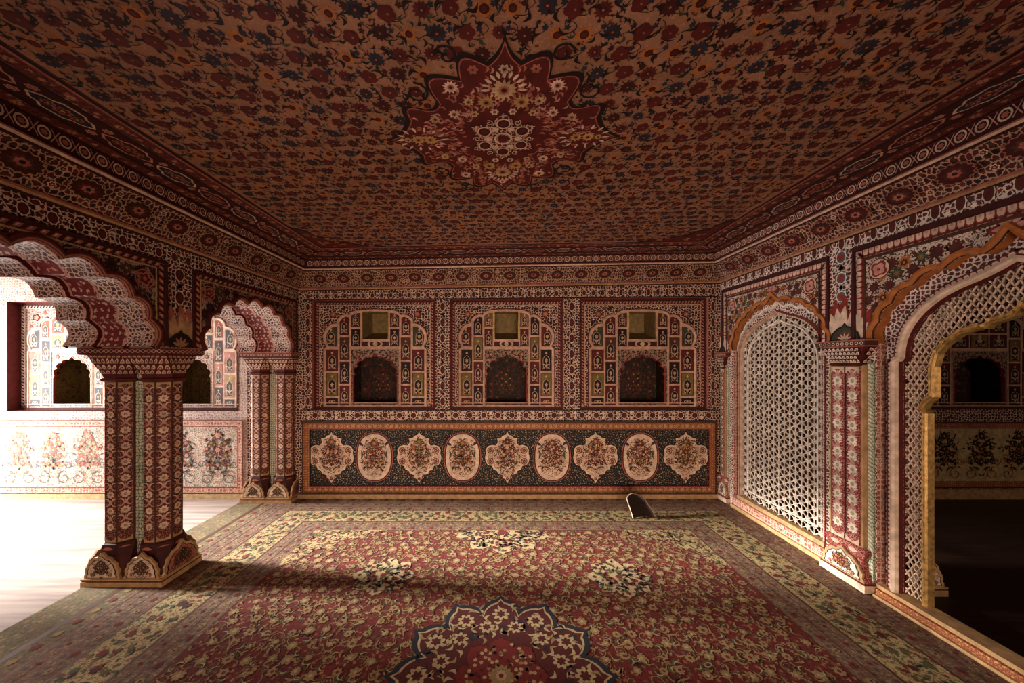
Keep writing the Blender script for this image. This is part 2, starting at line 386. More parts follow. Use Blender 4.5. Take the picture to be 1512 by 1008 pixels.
# ---- back wall (holes where the niche bays sit)
S = 134.4
def bx(px): return (px-737)/S
def bz(py): return 1.5+(534-py)/S
BAYS = [(bx(461), bx(643)), (bx(664), bx(832)), (bx(856), bx(1046))]
AB = [(-5.40, -4.22), (-4.06, -2.86)]
RB = [(4.56, 6.12)]
BZ0, BZ1 = bz(604), bz(441)
mb = MB()
def wall_plate(mb, x0, x1, bays, z0, z1, m):
    mb.rect(BACK, x0, x1, -.02, z0, m); mb.rect(BACK, x0, x1, z1, ZC+.1, m)
    xs = [x0]
    for a, b in bays: xs += [a, b]
    xs.append(x1)
    for i in range(0, len(xs), 2): mb.rect(BACK, xs[i], xs[i+1], z0, z1, m)
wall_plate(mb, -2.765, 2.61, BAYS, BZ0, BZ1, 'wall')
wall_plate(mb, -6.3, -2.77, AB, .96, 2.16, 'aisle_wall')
wall_plate(mb, 2.62, 8.5, RB, .98, 2.15, 'wall')
mb.rect(BACK, -2.84, -2.70, -.02, 2.7, 'aisle_wall', -.01); mb.rect(BACK, 2.55, 2.7, -.02, 2.7, 'wall', -.01)
zf = (bz(441), bz(427))
oval_chain(mb, BACK, (-2.15, (zf[0]+zf[1])/2+.0), (2.40, (zf[0]+zf[1])/2), .10, .10)
for xa, xb in ((-2.15, BAYS[0][0]), (BAYS[0][1], BAYS[1][0]), (BAYS[1][1], BAYS[2][0]), (BAYS[2][1], 2.40)):
    w = xb-xa; oval_chain(mb, BACK, ((xa+xb)/2, BZ0), ((xa+xb)/2, BZ1), min(w, .13), .17)
oval_chain(mb, BACK, (-2.1, bz(613)), (2.38, bz(613)), .10, .155)
for z in (bz(441)+.004, bz(605), bz(621)): mb.rect(BACK, -2.15, 2.40, z-.006, z+.006, 'dark', .0016)
struct(mb, 'wall_back')

# ---- niche bays
def bay(x0, x1, z0, z1, label, name='niche_bay', depth=.045, vent=True, light=False, group='niche bays along the back wall', nx=1.0, cells='rich', seed=0):
    rng = random.Random(seed)
    c = (x0+x1)/2; kx = (x1-x0)/(168/S); Z = lambda py: z0+(z1-z0)*(604-py)/163.
    X = lambda d: c+d*kx/S
    root = thing(name, label, 'niche', (c, YB+depth, z0), group)
    org = root.location
    f = frame((0, YB+depth, 0), (1, 0, 0), (0, 0, 1), (0, -1, 0))
    ground = 'aisle_wall' if light else 'wall'
    cr = 'white' if light else 'dusty'
    # reveal and mouldings
    m = MB()
    sides = [(x0, z0), (x1, z0), (x1, z1), (x0, z1)]
    m.prism_sides(f, sides, 0, depth+.004, 'rose' if not light else 'maroon')
    for t0, t1, mm, h0, h1 in ((0, .020, 'maroon', .012, .012), (.020, .026, 'dark', .012, .006), (.060, .068, cr, .010, .010)):
        pr = [(x0+t0, z0+t0), (x1-t0, z0+t0), (x1-t0, z1-t0), (x0+t0, z1-t0)]; pi = [(x0+t1, z0+t1), (x1-t1, z0+t1), (x1-t1, z1-t1), (x0+t1, z1-t1)]
        for i in range(4):
            j = (i+1) % 4; m.q(f, [pr[i], pr[j], pi[j], pi[i]], mm, h0)
    t = .040
    rope(m, f, [(x0+t, z0+t), (x0+t, z1-t), (x1-t, z1-t), (x1-t, z0+t)], .028, .034, 'rose' if not light else 'white', 'cream', .010, 'darkred')
    m.build('rope_frame', root, org)
    # holes
    nh = 30*kx/S
    zb, zs = Z(597), Z(556)
    arch = mirror([(nh, zb), (nh, zs), (nh*.93, zs+.03), (nh*1.0, zs+.06), (nh*.96, zs+.095), (nh*.80, zs+.11), (nh*.84, zs+.14), (nh*.74, zs+.17), (nh*.55, zs+.175), (nh*.50, zs+.20), (nh*.30, zs+.215), (nh*.17, zs+.208), (nh*.10, zs+.222), (0, zs+.245)], c)
    holes = [arch]
    if vent:
        va, vb, vc, vd = X(-18.5), X(18.5), Z(501), Z(459)
        holes.append([(va, vc), (vb, vc), (vb, vd), (va, vd)])
    # painted panel with cusped cream outline
    m = MB()
    m.poly(f, sides, ground, 0, holes)
    base = [(70, 601), (70, 515), (66, 511), (70, 503), (70.5, 494), (67, 485), (60, 479), (52, 477), (51, 471), (46, 466), (40, 464), (35, 465), (33, 461), (25, 458), (17, 457.5), (9, 457), (4, 456.8), (0, 456.6)]
    if not vent: base = base[:12]+[(34, 462), (28, 458), (20, 456), (13, 458), (11, 453), (5, 447), (0, 440)]
    outl = [(X(d)-c, Z(p)) for d, p in base]; full = mirror(outl, c)
    for sgn in (-1, 1):
        m.flower(f, X(sgn*58), Z(463), .045, .002, ('maroon', 'rose' if not light else 'pink', 'gold'), 5)
        for a, b, r in ((44, 455, .026), (66, 476, .022), (30, 450, .022), (18, 448, .018)):
            m.star(f, X(sgn*a), Z(b), r, 9, .4, 'darkred' if not light else 'rose', .002); m.leaf(f, X(sgn*a), Z(b), .06, .016, 1.2+sgn, 'dark' if not light else 'pink', .002)
    m.star(f, c, Z(447), .03, 5, .5, 'dark', .003, PI/2, 1.5)
    m.build('spandrel_panel', root, org)
    m = MB(); 
    m.poly(f, full, cr, .004, holes)
    m.sweep(f, full, [(.010, .004), (.006, .012), (-.006, .012), (-.012, .004)], cr)
    m.sweep(f, full, [(.018, .003), (.010, .003)], 'maroon')
    m.build('cusped_surround', root, org)
    # painted cells
    def cell(pts, col, motif=True, ch='arch'):
        m = MB(); n = len(pts); cx = sum(p[0] for p in pts)/n; cz = (max(p[1] for p in pts)+min(p[1] for p in pts))/2
        hw = (max(p[0] for p in pts)-min(p[0] for p in pts))/2; hh = (max(p[1] for p in pts)-min(p[1] for p in pts))/2
        m.poly(f, pts, 'maroon' if not light else 'pink', .0052)
        sm = [(cx+(x-cx)*.88, cz+(z-cz)*.94) for x, z in pts]
        m.poly(f, sm, col, .0060)
        dd = 'dark' if not light else 'slate'
        if hh > .06:
            b0 = cz-hh*.84; top = cz+hh*.38; w = hw*.62
            ar = [(cx-w, b0), (cx-w*.8, b0+.02), (cx-w*.95, cz-hh*.1), (cx-w*.9, top-hh*.22), (cx-w*.5, top-hh*.05), (cx, top+hh*.06), (cx+w*.5, top-hh*.05), (cx+w*.9, top-hh*.22), (cx+w*.95, cz-hh*.1), (cx+w*.8, b0+.02), (cx+w, b0)]
            m.poly(f, ar, dd, .0068); m.ribbon(f, ar, .0050, cr, .0074)
            m.star(f, cx, cz-.02*hh, hw*.30, 5, .4, 'sand' if col != 'olive' else cr, .0078, PI/2, 1.2)
            m.ribbon(f, [(cx, cz), (cx, b0+.01)], .004, cr, .0078)
            for s_ in (-1, 1):
                m.leaf(f, cx, b0+.012, hh*.55, hw*.22, PI/2-s_*.75, cr, .0078, .25*s_); m.star(f, cx+s_*w*.55, b0+.016, hw*.14, 5, .4, cr, .008)
            m.star(f, cx, cz+hh*.66, hw*.20, 4, .4, cr, .0074, 0, 1.25)
        elif motif:
            m.ring(f, cx, cz, hw*.42, hw*.56, cr, .007, 12, .45); m.star(f, cx, cz, hw*.2, 6, .4, 'sand', .007)
        m.build('painted_cell', root, org)
    R = lambda a, b, p, q: [(X(a), Z(q)), (X(b), Z(q)), (X(b), Z(p)), (X(a), Z(p))]
    cols = ['maroon', 'darkred', 'olive', 'dark', 'maroon', 'green', 'maroon'] if not light else ['slate', 'pink', 'sand', 'slate', 'rose', 'sand', 'pink']
    def pick(i): return cols[(i+seed) % len(cols)]
    if light: OC, SC, VC = ['slate', 'pink', 'sand', 'slate'], ['rose', 'slate', 'pink', 'slate'], ['sand', 'slate']
    elif seed % 2: OC, SC, VC = ['maroon', 'dark', 'olive', 'maroon'], ['dark', 'olive', 'maroon', 'dark'], ['olive', 'maroon']
    else: OC, SC, VC = ['green', 'maroon', 'olive', 'dark'], ['maroon', 'brown', 'dark', 'maroon'], ['brown', 'dark']
    for sgn in (-1, 1):
        o = lambda pts: pts if sgn > 0 else [(2*c-x, z) for x, z in reversed(pts)]
        top1 = [(X(52), Z(511)), (X(64), Z(511)), (X(67), Z(503)), (X(67.5), Z(495)), (X(64), Z(487)), (X(58), Z(482)), (X(52), Z(481))]
        cell(o(top1), OC[0])
        cell(o(R(51, 67.5, 515.5, 547.7)), OC[1]); cell(o(R(51, 67.5, 550.3, 585.2)), OC[2]); cell(o(R(51, 67.5, 588, 598.8)), OC[3])
        top2 = [(X(36), Z(494.5)), (X(49), Z(494.5)), (X(49), Z(474)), (X(45), Z(469)), (X(40), Z(467)), (X(36), Z(468))]
        cell(o(top2), SC[0]); cell(o(R(35.3, 49, 497.7, 531.2)), SC[1]); cell(o(R(35.3, 49, 533.8, 566.7)), SC[2]); cell(o(R(35.3, 49, 569.3, 598.8)), SC[3])
        if vent:
            cell(o([(X(20.5), Z(482)), (X(33), Z(482)), (X(33), Z(465)), (X(27), Z(462)), (X(20.5), Z(461))]), VC[0]); cell(o(R(20.5, 33, 485, 511)), VC[1])
        else:
            cell(o(R(12.5, 33, 490, 510)), pick(6)); cell(o([(X(12.5), Z(487)), (X(33), Z(487)), (X(33), Z(467)), (X(28), Z(462)), (X(20), Z(460)), (X(12.5), Z(463))]), pick(1))
    if vent: cell(R(-19, 19, 503.5, 511), 'darkred', True)
    else:
        cell(R(-11, 11, 490, 510), pick(4)); cell([(X(-11), Z(487)), (X(11), Z(487)), (X(11), Z(460)), (X(5), Z(454)), (X(0), Z(449)), (X(-5), Z(454)), (X(-11), Z(460))], pick(5))
    # niche surround
    m = MB(); sq = [(X(-33), Z(599)), (X(33), Z(599)), (X(33), Z(515)), (X(-33), Z(515))]
    m.poly(f, sq, 'spandrel' if not light else 'aisle_wall', .0065, [arch])
    m.sweep(f, sq, [(.004, .0065), (.003, .011), (-.003, .011), (-.004, .0065)], cr, True)
    m.prism_sides(f, arch, -.02, .0065, 'red'); m.sweep(f, arch, [(0, .0065), (0, .010), (.007, .010), (.007, .0065)], 'cream' if light else 'red')
    for sgn in (-1, 1): m.flower(f, X(sgn*23), Z(523), .03, .0075, ('maroon', 'rose', 'gold'), 5)
    surround = m.build('niche_surround', root, org)
    # recess
    m = MB(); d = .26; a0, a1, b0, b1 = c-nh-.02, c+nh+.02, zb, Z(520)
    def inner(a0, a1, b0, b1, d, mm, back=None):
        m.prism_sides(f, [(a0, b0), (a1, b0), (a1, b1), (a0, b1)], -.0, -d, mm); m.rect(f, a0, a1, b0, b1, back or mm, -d)
    nm = 'niche' if not light else 'niche_olive'
    inner(a0, a1, b0, b1, d, nm)
    arc2 = [(x, zb+(z-zb)*.82) for x, z in mirror([(nh*.7, zb), (nh*.7, zs), (nh*.62, zs+.05), (nh*.4, zs+.12), (nh*.2, zs+.14), (0, zs+.18)], c)]
    m.ribbon(f, arc2, .012, 'maroon' if not light else 'brown', -d+.002)
    bouquet(m, f, c, zb+.2, nh*.55, .17, rng, ['brown', 'maroon', 'darkred'] if not light else ['brown', 'maroon', 'olive'], -d+.003, 'brown', 'green' if light else 'brown', 'brown')
    m.build('niche_recess', surround, org)
    if vent:
        m = MB(); d = .30
        P = lambda u, v, h: f(u, v, h)
        up = .05; lo = .02
        ps0 = [P(va, vc, 0), P(vb, vc, 0), P(vb, vd, 0), P(va, vd, 0)]; ps1 = [P(va+.01, vc+up*2, -d), P(vb-.01, vc+up*2, -d), P(vb-.01, vd+lo, -d), P(va+.01, vd+lo, -d)]
        for i in range(4):
            j = (i+1) % 4; m.face([ps0[i], ps0[j], ps1[j], ps1[i]], [(0, 0), (.2, 0), (.2, .2), (0, .2)], 'vent')
        m.face(ps1, [(0, 0), (.2, 0), (.2, .2), (0, .2)], 'vent')
        m.sweep(f, [(va, vc), (vb, vc), (vb, vd), (va, vd)], [(0, .003), (.006, .009), (.012, .004)], 'gold', True)
        m.build('vent_shaft', root, org)
    return root
bay(*BAYS[0], BZ0, BZ1, 'painted niche bay with dim square vent, nearest the paired columns at the back left', seed=0)
bay(*BAYS[1], BZ0, BZ1, 'middle painted niche bay of the back wall, centred above the carpet', seed=1)
bay(*BAYS[2], BZ0, BZ1, 'painted niche bay with square vent, nearest the pierced jali screen', seed=2)
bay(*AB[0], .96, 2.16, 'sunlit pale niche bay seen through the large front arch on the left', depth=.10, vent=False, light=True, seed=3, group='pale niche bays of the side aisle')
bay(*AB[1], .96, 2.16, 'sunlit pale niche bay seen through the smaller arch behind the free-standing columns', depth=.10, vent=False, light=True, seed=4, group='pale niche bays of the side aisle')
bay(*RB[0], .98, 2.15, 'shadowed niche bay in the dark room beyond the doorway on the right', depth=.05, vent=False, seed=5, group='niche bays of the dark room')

# ---- dado panels
def pframe(mb, f, x0, x1, z0, z1, t0, t1, m, h):
    a = [(x0+t0, z0+t0), (x1-t0, z0+t0), (x1-t0, z1-t0), (x0+t0, z1-t0)]; b = [(x0+t1, z0+t1), (x1-t1, z0+t1), (x1-t1, z1-t1), (x0+t1, z1-t1)]
    for i in range(4):
        j = (i+1) % 4; mb.q(f, [a[i], a[j], b[j], b[i]], m, h)
dz0, dz1 = bz(728), bz(622)
dx0, dx1 = bx(447), bx(1057)
dado = thing('dado_panel', 'dark floral dado with nine cream medallions along the foot of the back wall', 'wall panel', ((dx0+dx1)/2, YB-.004, dz0))
f = frame((0, YB-.006, 0), (1, 0, 0), (0, 0, 1), (0, -1, 0))
m = MB(); m.rect(f, dx0+.09, dx1-.09, dz0+.09, dz1-.08, 'florets', 0)
rng = random.Random(5)
m.build('floret_ground', dado, dado.location)
m = MB()
m.prism_sides(f, [(dx0, dz0), (dx1, dz0), (dx1, dz1), (dx0, dz1)], -.006, .012, 'stone')
pframe(m, f, dx0, dx1, dz0, dz1, 0, .018, 'brown', .012); pframe(m, f, dx0, dx1, dz0, dz1, .018, .078, 'goldband', .009)
pframe(m, f, dx0, dx1, dz0, dz1, .078, .086, 'red', .010); pframe(m, f, dx0, dx1, dz0, dz1, .086, .094, 'dark', .006)
for (p, q) in (((dx0+.05, dz1-.048), (dx1-.05, dz1-.048)), ((dx0+.05, dz0+.048), (dx1-.05, dz0+.048))):
    n = 74
    for i in range(n):
        u = p[0]+(q[0]-p[0])*(i+.5)/n; m.star(f, u, p[1], .022, 4, .45, 'stone', .010, 0, .9); m.disc(f, u, p[1], .008, 'gold', .0106, 6)
m.build('panel_border', dado, dado.location)
CARTH = [(0, .278), (.018, .245), (.050, .236), (.066, .215), (.112, .205), (.100, .165), (.128, .128), (.168, .135), (.215, .120), (.238, .080), (.232, .045), (.245, .0), (.236, -.05), (.212, -.085), (.165, -.095), (.150, -.135), (.112, -.150), (.100, -.180), (.052, -.195), (.050, -.225), (.020, -.245), (0, -.285)]
meds = [(490, 'c'), (553, 'o'), (619, 'c'), (683, 'o'), (749, 'c'), (815, 'o'), (879, 'c'), (945, 'o'), (1012, 'c')]
for i, (px, t) in enumerate(meds):
    m = MB(); c = bx(px); v = bz(674.5); rng = random.Random(40+i)
    pal = [['maroon', 'rose', 'red'], ['rose', 'orange', 'red'], ['rose', 'red', 'olive'], ['orange', 'red', 'olive'], ['rose', 'maroon', 'olive']][i % 5]
    if t == 'o':
        n = 36; K = lambda a, b: [(c+a*math.copysign(abs(math.cos(2*PI*k/n))**.85, math.cos(2*PI*k/n)), v+b*math.copysign(abs(math.sin(2*PI*k/n))**.85, math.sin(2*PI*k/n))) for k in range(n)]
        m.fan(f, (c, v), K(.212, .275), 'dark', .0015); m.fan(f, (c, v), K(.206, .270), 'rose', .002); m.fan(f, (c, v), K(.198, .264), 'maroon', .0025); m.fan(f, (c, v), K(.184, .252), 'cream', .003); m.fan(f, (c, v-.005), K(.145, .215), 'med', .0034)
        bouquet(m, f, c, v+.01, .155, .205, rng, pal, .0036)
        for s_ in (-1, 1):
            m.leaf(f, c+s_*.12, v+.13, .06, .03, PI/2-s_*.9, 'blue', .004, .1); m.leaf(f, c+s_*.145, v-.02, .10, .022, PI/2, 'green', .004, .15*s_); m.leaf(f, c+s_*.11, v-.15, .06, .02, s_*.6+PI/2, 'dark', .004)
        nm = 'oval_medallion'
    else:
        pts = [(c+x, v+z) for x, z in CARTH] + [(c-x, v+z) for x, z in reversed(CARTH[1:-1])]
        m.poly(f, [(c+(x-c)*1.05, v+(z-v)*1.05) for x, z in pts], 'dark', .0015); m.poly(f, pts, 'cream', .003); m.poly(f, [(c+(x-c)*.88, v+(z-v)*.88) for x, z in pts], 'med', .0034)
        bouquet(m, f, c, v+.02, .15, .215, rng, pal, .0036)
        for s_ in (-1, 1):
            for dy in (.075, -.045):
                m.ring(f, c+s_*.185, v+dy, .028, .036, 'maroon', .0046, 10); m.flower(f, c+s_*.185, v+dy, .024, .004, ('rose', 'maroon', 'gold'), 5)
            m.leaf(f, c+s_*.03, v-.235, .07, .02, PI/2-s_*1.0, 'maroon', .004)
        m.flower(f, c, v-.235, .022, .004, ('rose', 'maroon', 'gold'), 5)
        nm = 'cartouche_medallion'
    m.build(nm, dado, dado.location)

def side_dado(x0, x1, z0, z1, label, ground, pal, seed, style, border='pinkband'):
    r = thing('dado_panel', label, 'wall panel', ((x0+x1)/2, YB-.004, z0)); rng = random.Random(seed)
    m = MB(); m.rect(f, x0+.07, x1-.07, z0+.07, z1-.07, ground, 0)
    n = max(1, round((x1-x0)/style[0])); st = (x1-x0-.14)/n; H = (z1-z0-.14)/2; zc = (z0+z1)/2
    for i in range(n):
        c = x0+.07+st*(i+.5)
        bouquet(m, f, c, zc+.02, st*.46, H*.92, rng, pal, .002, style[1], style[2], style[3])
        for s_ in (-1, 1):
            m.scroll(f, c+s_*st*.30, z0+.07+H*.30, H*.24, PI/2, s_, .008, style[3], .004); m.scroll(f, c+s_*st*.42, z0+.07+H*.75, H*.13, 0, -s_, .007, style[3], .004)
    m.build('floral_field', r, r.location)
    m = MB(); m.prism_sides(f, [(x0, z0), (x1, z0), (x1, z1), (x0, z1)], -.006, .012, border)
    pframe(m, f, x0, x1, z0, z1, 0, .012, 'maroon', .012); pframe(m, f, x0, x1, z0, z1, .012, .062, border, .010); pframe(m, f, x0, x1, z0, z1, .062, .07, 'red', .008)
    m.build('panel_border', r, r.location); return r
side_dado(-5.9, -4.25, .06, .86, 'pale cream floral dado at the far left, below the pale niche bay', 'aisle_dado', ['pink', 'rose', 'lime'], 1, (.42, 'rose', 'lime', 'slate'))
side_dado(-4.22, -2.80, .06, .86, 'cream scrolling floral dado between the free-standing and the back-wall columns', 'aisle_dado', ['rose', 'pink', 'olive'], 2, (.44, 'maroon', 'green', 'slate'))
side_dado(4.2, 7.6, .12, .84, 'shadowed cream dado with dark palmettes in the room beyond the doorway', 'sand', ['darkred', 'brown', 'maroon'], 3, (.40, 'dark', 'dark', 'orange'), 'goldband')

# ---- baseboards
mb = MB(); f2 = frame((0, YB-.02, 0), (1, 0, 0), (0, 0, 1), (0, -1, 0))
mb.box(-2.2, 2.44, YB-.025, YB-.0005, 0, .052, 'stone'); struct(mb, 'baseboard_back')
mb = MB(); mb.box(-6.25, -2.7, YB-.022, YB-.0005, 0, .055, 'sand'); struct(mb, 'baseboard_aisle')
mb = MB(); mb.box(2.95, 8.4, YB-.03, YB-.0005, 0, .11, 'stone'); struct(mb, 'baseboard_side')

# ================================================================== LEFT ARCADE
SP, TOPZ = 1.60, 2.36
ARCH = [(3.075, .505, .40), (1.62, .535, .42), (.28, .535, .42)]
def arch_out(a, half_add=0, dz=0): return cusped(a[0], SP-.002, SP, a[1]+half_add, a[2]+dz, 9, .30, False)
mb = MB()
outl = [(3.76, TOPZ), (3.76, SP)]
for a in ARCH: outl += list(reversed(arch_out(a)))
outl += [(-1.6, SP), (-1.6, TOPZ)]
DT = .56
LEFTB = frame((XL-DT, 0, 0), (0, 1, 0), (0, 0, 1), (-1, 0, 0))
mb.poly(LEFT, outl, 'wall', 0)
mb.poly(LEFTB, outl, 'aisle_wall', 0)
for i in range(len(outl)-1):   # flat soffit between the feet is carried by the columns
    pass
struct(mb, 'wall_left')
wl = bpy.data.objects['wall_left']
# spandrel frames, painted flowers, ovals and lotus flames
for (a, y0, y1) in ((ARCH[0], 2.45, 3.69), (ARCH[1], 1.0, 2.245)):
    m = MB(); z1 = 2.165
    pth = arch_out(a)
    poly = [(y0, SP), (y0, z1), (y1, z1), (y1, SP)] + list(reversed(pth))
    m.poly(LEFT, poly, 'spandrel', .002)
    rng = random.Random(int(y0*10))
    ok = lambda p: y0+.06 < p[0] < y1-.06 and SP+.03 < p[1] < z1-.06 and not inside(p, pth) and dist(p, pth) > .045
    scatter(m, LEFT, ok, y0+.05, y1-.03, SP+.04, z1-.03, .088, rng, [(12, .35, 'dark', 'darkred', None), (9, .4, 'darkred', 'dark', None), (7, .4, 'brown', 'green', 'rose')], .003, 'dark', 2, .50)
    for s_ in (-1, 1):
        c = (y0+y1)/2+s_*((y1-y0)/2-.13); m.ring(LEFT, c, z1-.15, .052, .06, 'rose', .005); m.flower(LEFT, c, z1-.15, .05, .0045, ('rose', 'maroon', 'rose'), 5)
    c = a[0]
    for k in range(5): m.leaf(LEFT, c, z1-.09, .075, .03, PI*k/4, 'rose', .005, 0)
    m.build('spandrel', wl)
    m = MB()
    fr = [(y0, SP), (y0, z1), (y1, z1), (y1, SP)]
    m.sweep(LEFT, fr, [(.012, .002), (.012, .016), (-.012, .016), (-.016, .004)], 'darkred')
    rope(m, LEFT, [(y0+.032, SP), (y0+.032, z1-.032), (y1-.032, z1-.032), (y1-.032, SP)], .034, .045, 'rose', 'cream', .010, 'darkred')
    m.sweep(LEFT, [(y0+.06, SP), (y0+.06, z1-.06), (y1-.06, z1-.06), (y1-.06, SP)], [(.005, .004), (.004, .009), (-.004, .009), (-.005, .004)], 'stone')
    m.build('rope_frame', wl)
for a in ARCH:
    m = MB(); p = arch_out(a)
    m.sweep(LEFT, p, [(.044, .002), (.040, .016), (.022, .022), (.006, .012), (.0, -.01)], ['darkred', 'maroon', 'brown', 'rose'])
    m.sweep(LEFT, p, [(.016, .0185), (.009, .0165)], 'rose', False)
    m.build('cusped_edge', wl)
    # three stepped rings of the vault
    for i, (h0, h1, g, mm) in enumerate(((-.0, -.19, 0, 'arch'), (-.19, -.37, .02, 'arch_red'), (-.37, -DT, 0, 'arch'))):
        m = MB(); q = cusped(a[0], SP-.002, SP, a[1]+g, a[2]+g, 9, .30, False)
        m.prism_sides(LEFT, q, h0, h1, mm, False)
        q2 = cusped(a[0], SP-.002, SP, a[1]+.02-g, a[2]+.02-g, 9, .30, False)
        m.sweep(LEFT, q, [(0, h0-.001), (.03, h0-.001)], 'maroon'); m.sweep(LEFT, q, [(0, h1+.001), (.03, h1+.001)], 'maroon')
        e = cusped(a[0], SP-.002, SP, a[1]+g-.001, a[2]+g-.001, 9, .30, False)
        for hh in (h0-.012, h1+.012):
            n = len(e)
            for k in range(n-1):
                P0, P1 = e[k], e[k+1]
                m.face([LEFT(P0[0], P0[1], hh-.006), LEFT(P1[0], P1[1], hh-.006), LEFT(P1[0], P1[1], hh+.006), LEFT(P0[0], P0[1], hh+.006)], [(0, 0)]*4, 'pink')
        m.build('vault_ring', wl)
def lotus(f, c, v, w, H, root, tipm='red', name='lotus_flame', inner='green'):
    m = MB()
    n = 11
    for i in range(n):
        a = PI*(.06+.88*i/(n-1)); L = H*(.62+.38*math.sin(a)**2)
        for sc_, mm, h in ((1, tipm, .006), (.74, 'cream' if tipm == 'red' else 'stone', .008)):
            m.leaf(f, c+math.cos(a)*w*.18, v+.02+math.sin(a)*H*.1, L*sc_, w*.30*sc_+.004, PI/2+(a-PI/2)*.85, mm, h+.0003*(i % 2), .06*(1 if a > PI/2 else -1))
    arch = [(c-w*.42, v), (c-w*.36, v+H*.20), (c-w*.2, v+H*.33), (c-w*.06, v+H*.37), (c, v+H*.46), (c+w*.06, v+H*.37), (c+w*.2, v+H*.33), (c+w*.36, v+H*.20), (c+w*.42, v)]
    m.poly(f, arch, inner, .011); m.ribbon(f, arch, .012, 'dark', .0125)
    for i in range(5):
        a = PI*(.15+.7*i/4); m.leaf(f, c, v+.004, w*.30, w*.10, a, tipm, .0118, 0); m.leaf(f, c, v+.004, w*.22, w*.06, a, 'cream' if tipm == 'red' else 'stone', .0122, 0)
    m.build(name, root)
m = MB()
oval_chain(m, LEFT, (2.3475, SP+.26), (2.3475, 2.18), .15, .15, .003)
oval_chain(m, LEFT, (1.0, 2.235), (3.72, 2.235), .115, .105, .003)
m.build('oval_frieze', wl)
lotus(LEFT, 2.3475, SP, .22, .25, wl, 'rose', 'lotus_flame', 'dark')
lotus(LEFT, .985, SP, .22, .25, wl, 'rose', 'lotus_flame', 'dark')

# ================================================================== COLUMNS
def octo(cx, cy, r, z, sq=0):
    pts = []
    t = math.tan(PI/8)
    k = t+(1-t)*sq*.9
    for sx, sy, sw in ((1, 1, 0), (-1, 1, 1), (-1, -1, 0), (1, -1, 1)):
        a, b = (cx+sx*r, cy+sy*r*k, z), (cx+sx*r*k, cy+sy*r, z)
        pts += [a, b] if not sw else [b, a]
    return pts
def facet(p, q, cz=0, N=None):
    p, q = Vector(p), Vector(q); mid = (p+q)/2; u = (q-p).normalized(); n = Vector((u.y, -u.x, 0)); w = (q-p).length
    return (lambda a, b, h=0: mid+u*a+Vector((0, 0, b))+n*h), w
def petal_plate(m, f, c, v, w, H, t, ground='cream', pal=('maroon', 'brown', 'green'), rng=None):
    k = [(1, 0), (1, .10), (.92, .16), (.95, .36), (.84, .46), (.80, .62), (.62, .72), (.50, .84), (.26, .88), (.16, .95), (0, 1.08)]
    o = [(c-x*w/2, v+z*H) for x, z in k] + [(c+x*w/2, v+z*H) for x, z in reversed(k[:-1])]
    m.poly(f, o, 'stone', t); m.prism_sides(f, o, 0, t, 'stone')
    i = [(c+(x-c)*.86, v+.008+(z-v)*.84) for x, z in o]
    m.poly(f, i, 'dark', t+.001); i2 = [(c+(x-c)*.80, v+.012+(z-v)*.79) for x, z in o]; m.poly(f, i2, ground, t+.002)
    bouquet(m, f, c, v+H*.40, w*.30, H*.38, rng, list(pal), t+.003, 'brown', 'green', 'maroon', False)
    for s_ in (-1, 1):
        m.scroll(f, c+s_*w*.25, v+H*.18, w*.07, PI/2, s_, .004, 'maroon', t+.003); m.flower(f, c+s_*w*.27, v+H*.2, w*.05, t+.004, ('brown', 'rose', 'gold'), 6)
def scales(m, f, w, v0, v1, rows, wtop, cols, h=.0015, a='rose', b='cream'):
    """rows of overlapping scale arches; the strip may widen from w to wtop"""
    H = (v1-v0)/rows
    for r in range(rows):
        ww = w+(wtop-w)*(r+.5)/rows; st = ww/cols
        for i in range(cols + (r % 2)):
            u = -ww/2+st*(i+.5-(.5 if r % 2 else 0))
            if abs(u)+st*.2 > ww/2: continue
            v = v0+H*r
            for k, mm, hh in ((1, 'maroon', h), (.86, b, h+.0005), (.55, a, h+.001), (.30, b, h+.0015)):
                m.q(f, [(u-st*.46*k, v), (u+st*.46*k, v), (u+st*.42*k, v+H*.45*k), (u+st*.22*k, v+H*.8*k), (u, v+H*.95*k), (u-st*.22*k, v+H*.8*k), (u-st*.42*k, v+H*.45*k)], mm, hh)
